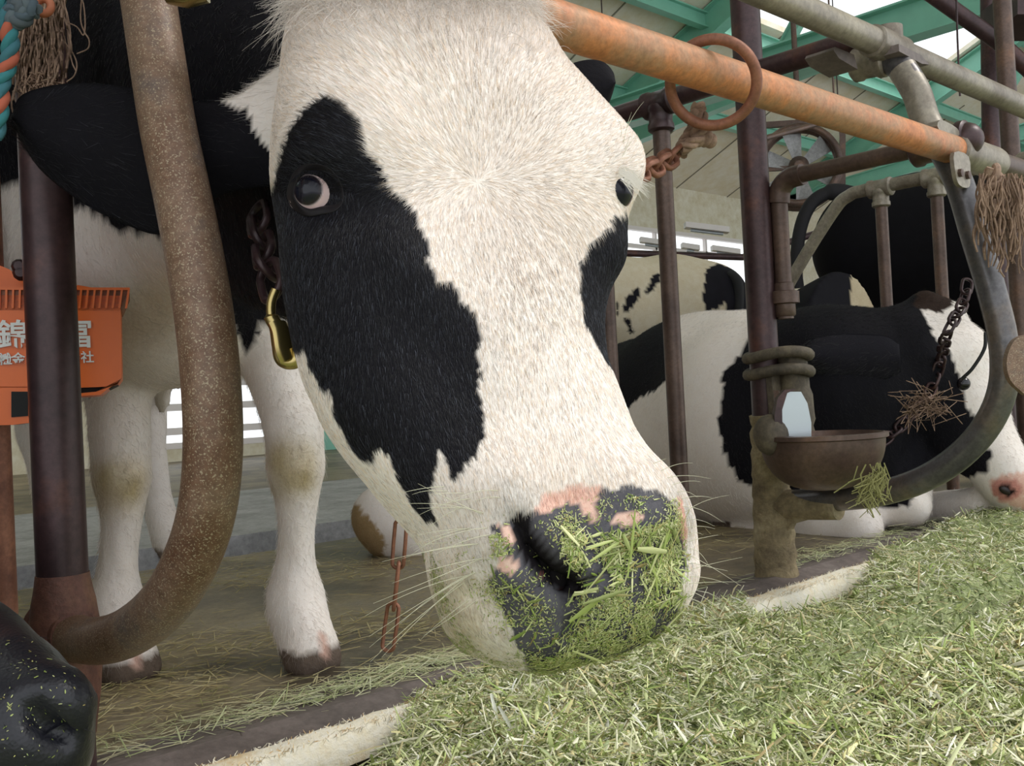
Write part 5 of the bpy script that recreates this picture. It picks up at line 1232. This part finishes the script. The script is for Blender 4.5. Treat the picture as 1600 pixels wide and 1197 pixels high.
# chaff stuck on the big cow's nose
g = np.random.default_rng(79)
def chaff(name, n, poly, soft, Lr, Wr, off, label, seed, vv=hv, ff=HF, cols=None, parent=None):
    c0 = np.zeros((len(vv), 3)); fcn = vv[ff].mean(1); fx, fy, _ = proj(fcn); nn = np.cross(vv[ff[:, 2]]-vv[ff[:, 0]], vv[ff[:, 3]]-vv[ff[:, 1]])
    w_ = np.zeros(len(ff)); 
    for q, wt in poly: w_[inpoly(fx, fy, q)] = wt
    w_[inpoly(fx, fy, [(803, 820), (830, 815), (870, 862), (908, 892), (910, 928), (890, 934), (842, 905), (822, 880)])] *= .06
    cl = np.clip(.35+snoise(fcn, 170, seed)+.4*snoise(fcn, 60, seed+1), .04, 1.6)**1.5; w_ = w_*cl*((nn@FW) < 0)
    p, n_, _ = sample_faces(vv, ff, c0, n, w_, seed); gg = np.random.default_rng(seed); L = np.exp(gg.normal(math.log(Lr), .5, n)).clip(.0008, .030); W = np.minimum(np.exp(gg.normal(math.log(Wr), .35, n)), L*.5)
    D = gg.normal(0, 1, (n, 3)); D -= n_*(D*n_).sum(1)[:, None]*.92; D /= np.linalg.norm(D, axis=1)[:, None]; U = n_-D*(n_*D).sum(1)[:, None]; U /= np.linalg.norm(U, axis=1)[:, None]
    cc = (FEEDC if cols is None else cols)[gg.choice(len(FEEDC), n, p=FEEDP)]*gg.uniform(.6, 1.15, (n, 1)); cc = cc*np.array([.78, .80, .52])
    return sliver_mesh(name, p+n_*(off+np.abs(gg.normal(0, off*.8, n)))[:, None], D, U, L, W, np.clip(cc, 0, .9), M['feed'], parent, 3)
NOSE_LO = [(790, 905), (860, 935), (1000, 935), (1072, 880), (1068, 960), (1030, 1010), (930, 1060), (850, 1060), (800, 990), (775, 940)]
NOSE_HI = [(880, 832), (930, 838), (985, 822), (1062, 815), (1072, 860), (1066, 940), (1000, 950), (930, 950), (900, 930), (905, 890), (875, 860)]
NOSE_ALL = [(770, 820), (840, 800), (940, 770), (1060, 780), (1078, 880), (1070, 980), (950, 1060), (820, 1050), (760, 930)]
SPOT = [(768, 838), (800, 832), (802, 868), (775, 872)]
ch1 = chaff('feed_chaff', 13000, [(NOSE_ALL, .22), (NOSE_LO, 1.0), (NOSE_HI, 1.6), (SPOT, 1.6)], 0, .0015, .0006, .0006, '', 200)
tag(ch1, 'fine green crumbs of silage stuck on the big cow\'s wet nose', 'silage crumbs', kind='stuff')
chaff('feed_chaff_strips', 620, [(NOSE_ALL, .06), (NOSE_LO, .5), (NOSE_HI, 2.4)], 0, .0060, .0009, .0012, '', 210, parent=ch1)['kind'] = 'stuff'
chaff('long_chaff', 42, [(NOSE_HI, 2.4), (NOSE_LO, .6)], 0, .015, .0017, .0022, '', 220, parent=ch1)['kind'] = 'stuff'
chaff('lip_dust', 5000, [([(660, 860), (790, 800), (840, 900), (830, 1060), (700, 1010)], .5), (NOSE_ALL, .3)], 0, .0011, .0005, .0003, '', 230, parent=ch1)['kind'] = 'stuff'
ch2 = chaff('feed_crumbs', 110, [([(70, 1070), (130, 1070), (130, 1120), (100, 1128), (70, 1098)], 1.0), ([(0, 1000), (160, 1000), (160, 1197), (0, 1197)], .02)], 0, .0014, .0007, .0004, '', 240, NV, NF)
tag(ch2, 'green crumbs on the black muzzle at the lower left', 'silage crumbs', kind='stuff')
# wisps on the right loop, under the bowl
ws = thing('straw_wisp', 'green-yellow straw wisp hanging off the curved pipe beside the drinking bowl', 'straw', PD(1360, 750, 1.5))
m = MB(); g = np.random.default_rng(6)
for k in range(70):
    a, b = 1368+g.normal(0, 10), 722+g.uniform(0, 40); dd = 1.52+g.normal(0, .012); q = g.uniform(.3, 1); m.tube([PD(a, b, dd), PD(a+g.normal(-4, 9), b+26*q, dd), PD(a+g.normal(-10, 15), b+52*q, dd)], g.uniform(.0005, .0013), 4)
m.build('stalks', plain('fresh_straw', (.30, .29, .11), .7), ws)
# neck chain of the big cow with its brass hook
link_chain('collar_chain', [PD(402, 330, .84), PD(410, 380, .80), PD(418, 420, .76), PD(428, 455, .74)], .026, .0034, 'dark chain links at the big cow\'s jaw above the brass hook', 'chain', M['dark_pipe'], roll=.5)
hk = thing('brass_hook', 'worn brass snap hook hanging at the big cow\'s jaw on the left', 'hook', PD(440, 520, .73))
m = MB(); m.tube(smooth_open([PD(431, 452, .725), PD(424, 472, .725), PD(424, 495, .725), PD(432, 512, .725), PD(436, 540, .725), PD(440, 560, .725), (PD(452, 566, .725)), PD(464, 562, .725), PD(467, 545, .725)], 6), [.0035]*12+[.0055]*37, 12)
m.build('hook_body', M['brass'], hk)
m = MB(); m.tube(smooth_open([PD(434, 505, .722), PD(440, 520, .72), PD(444, 545, .72), PD(450, 560, .722)], 6), .0085, 12, flat=.5); m.build('latch', M['brass'], hk)
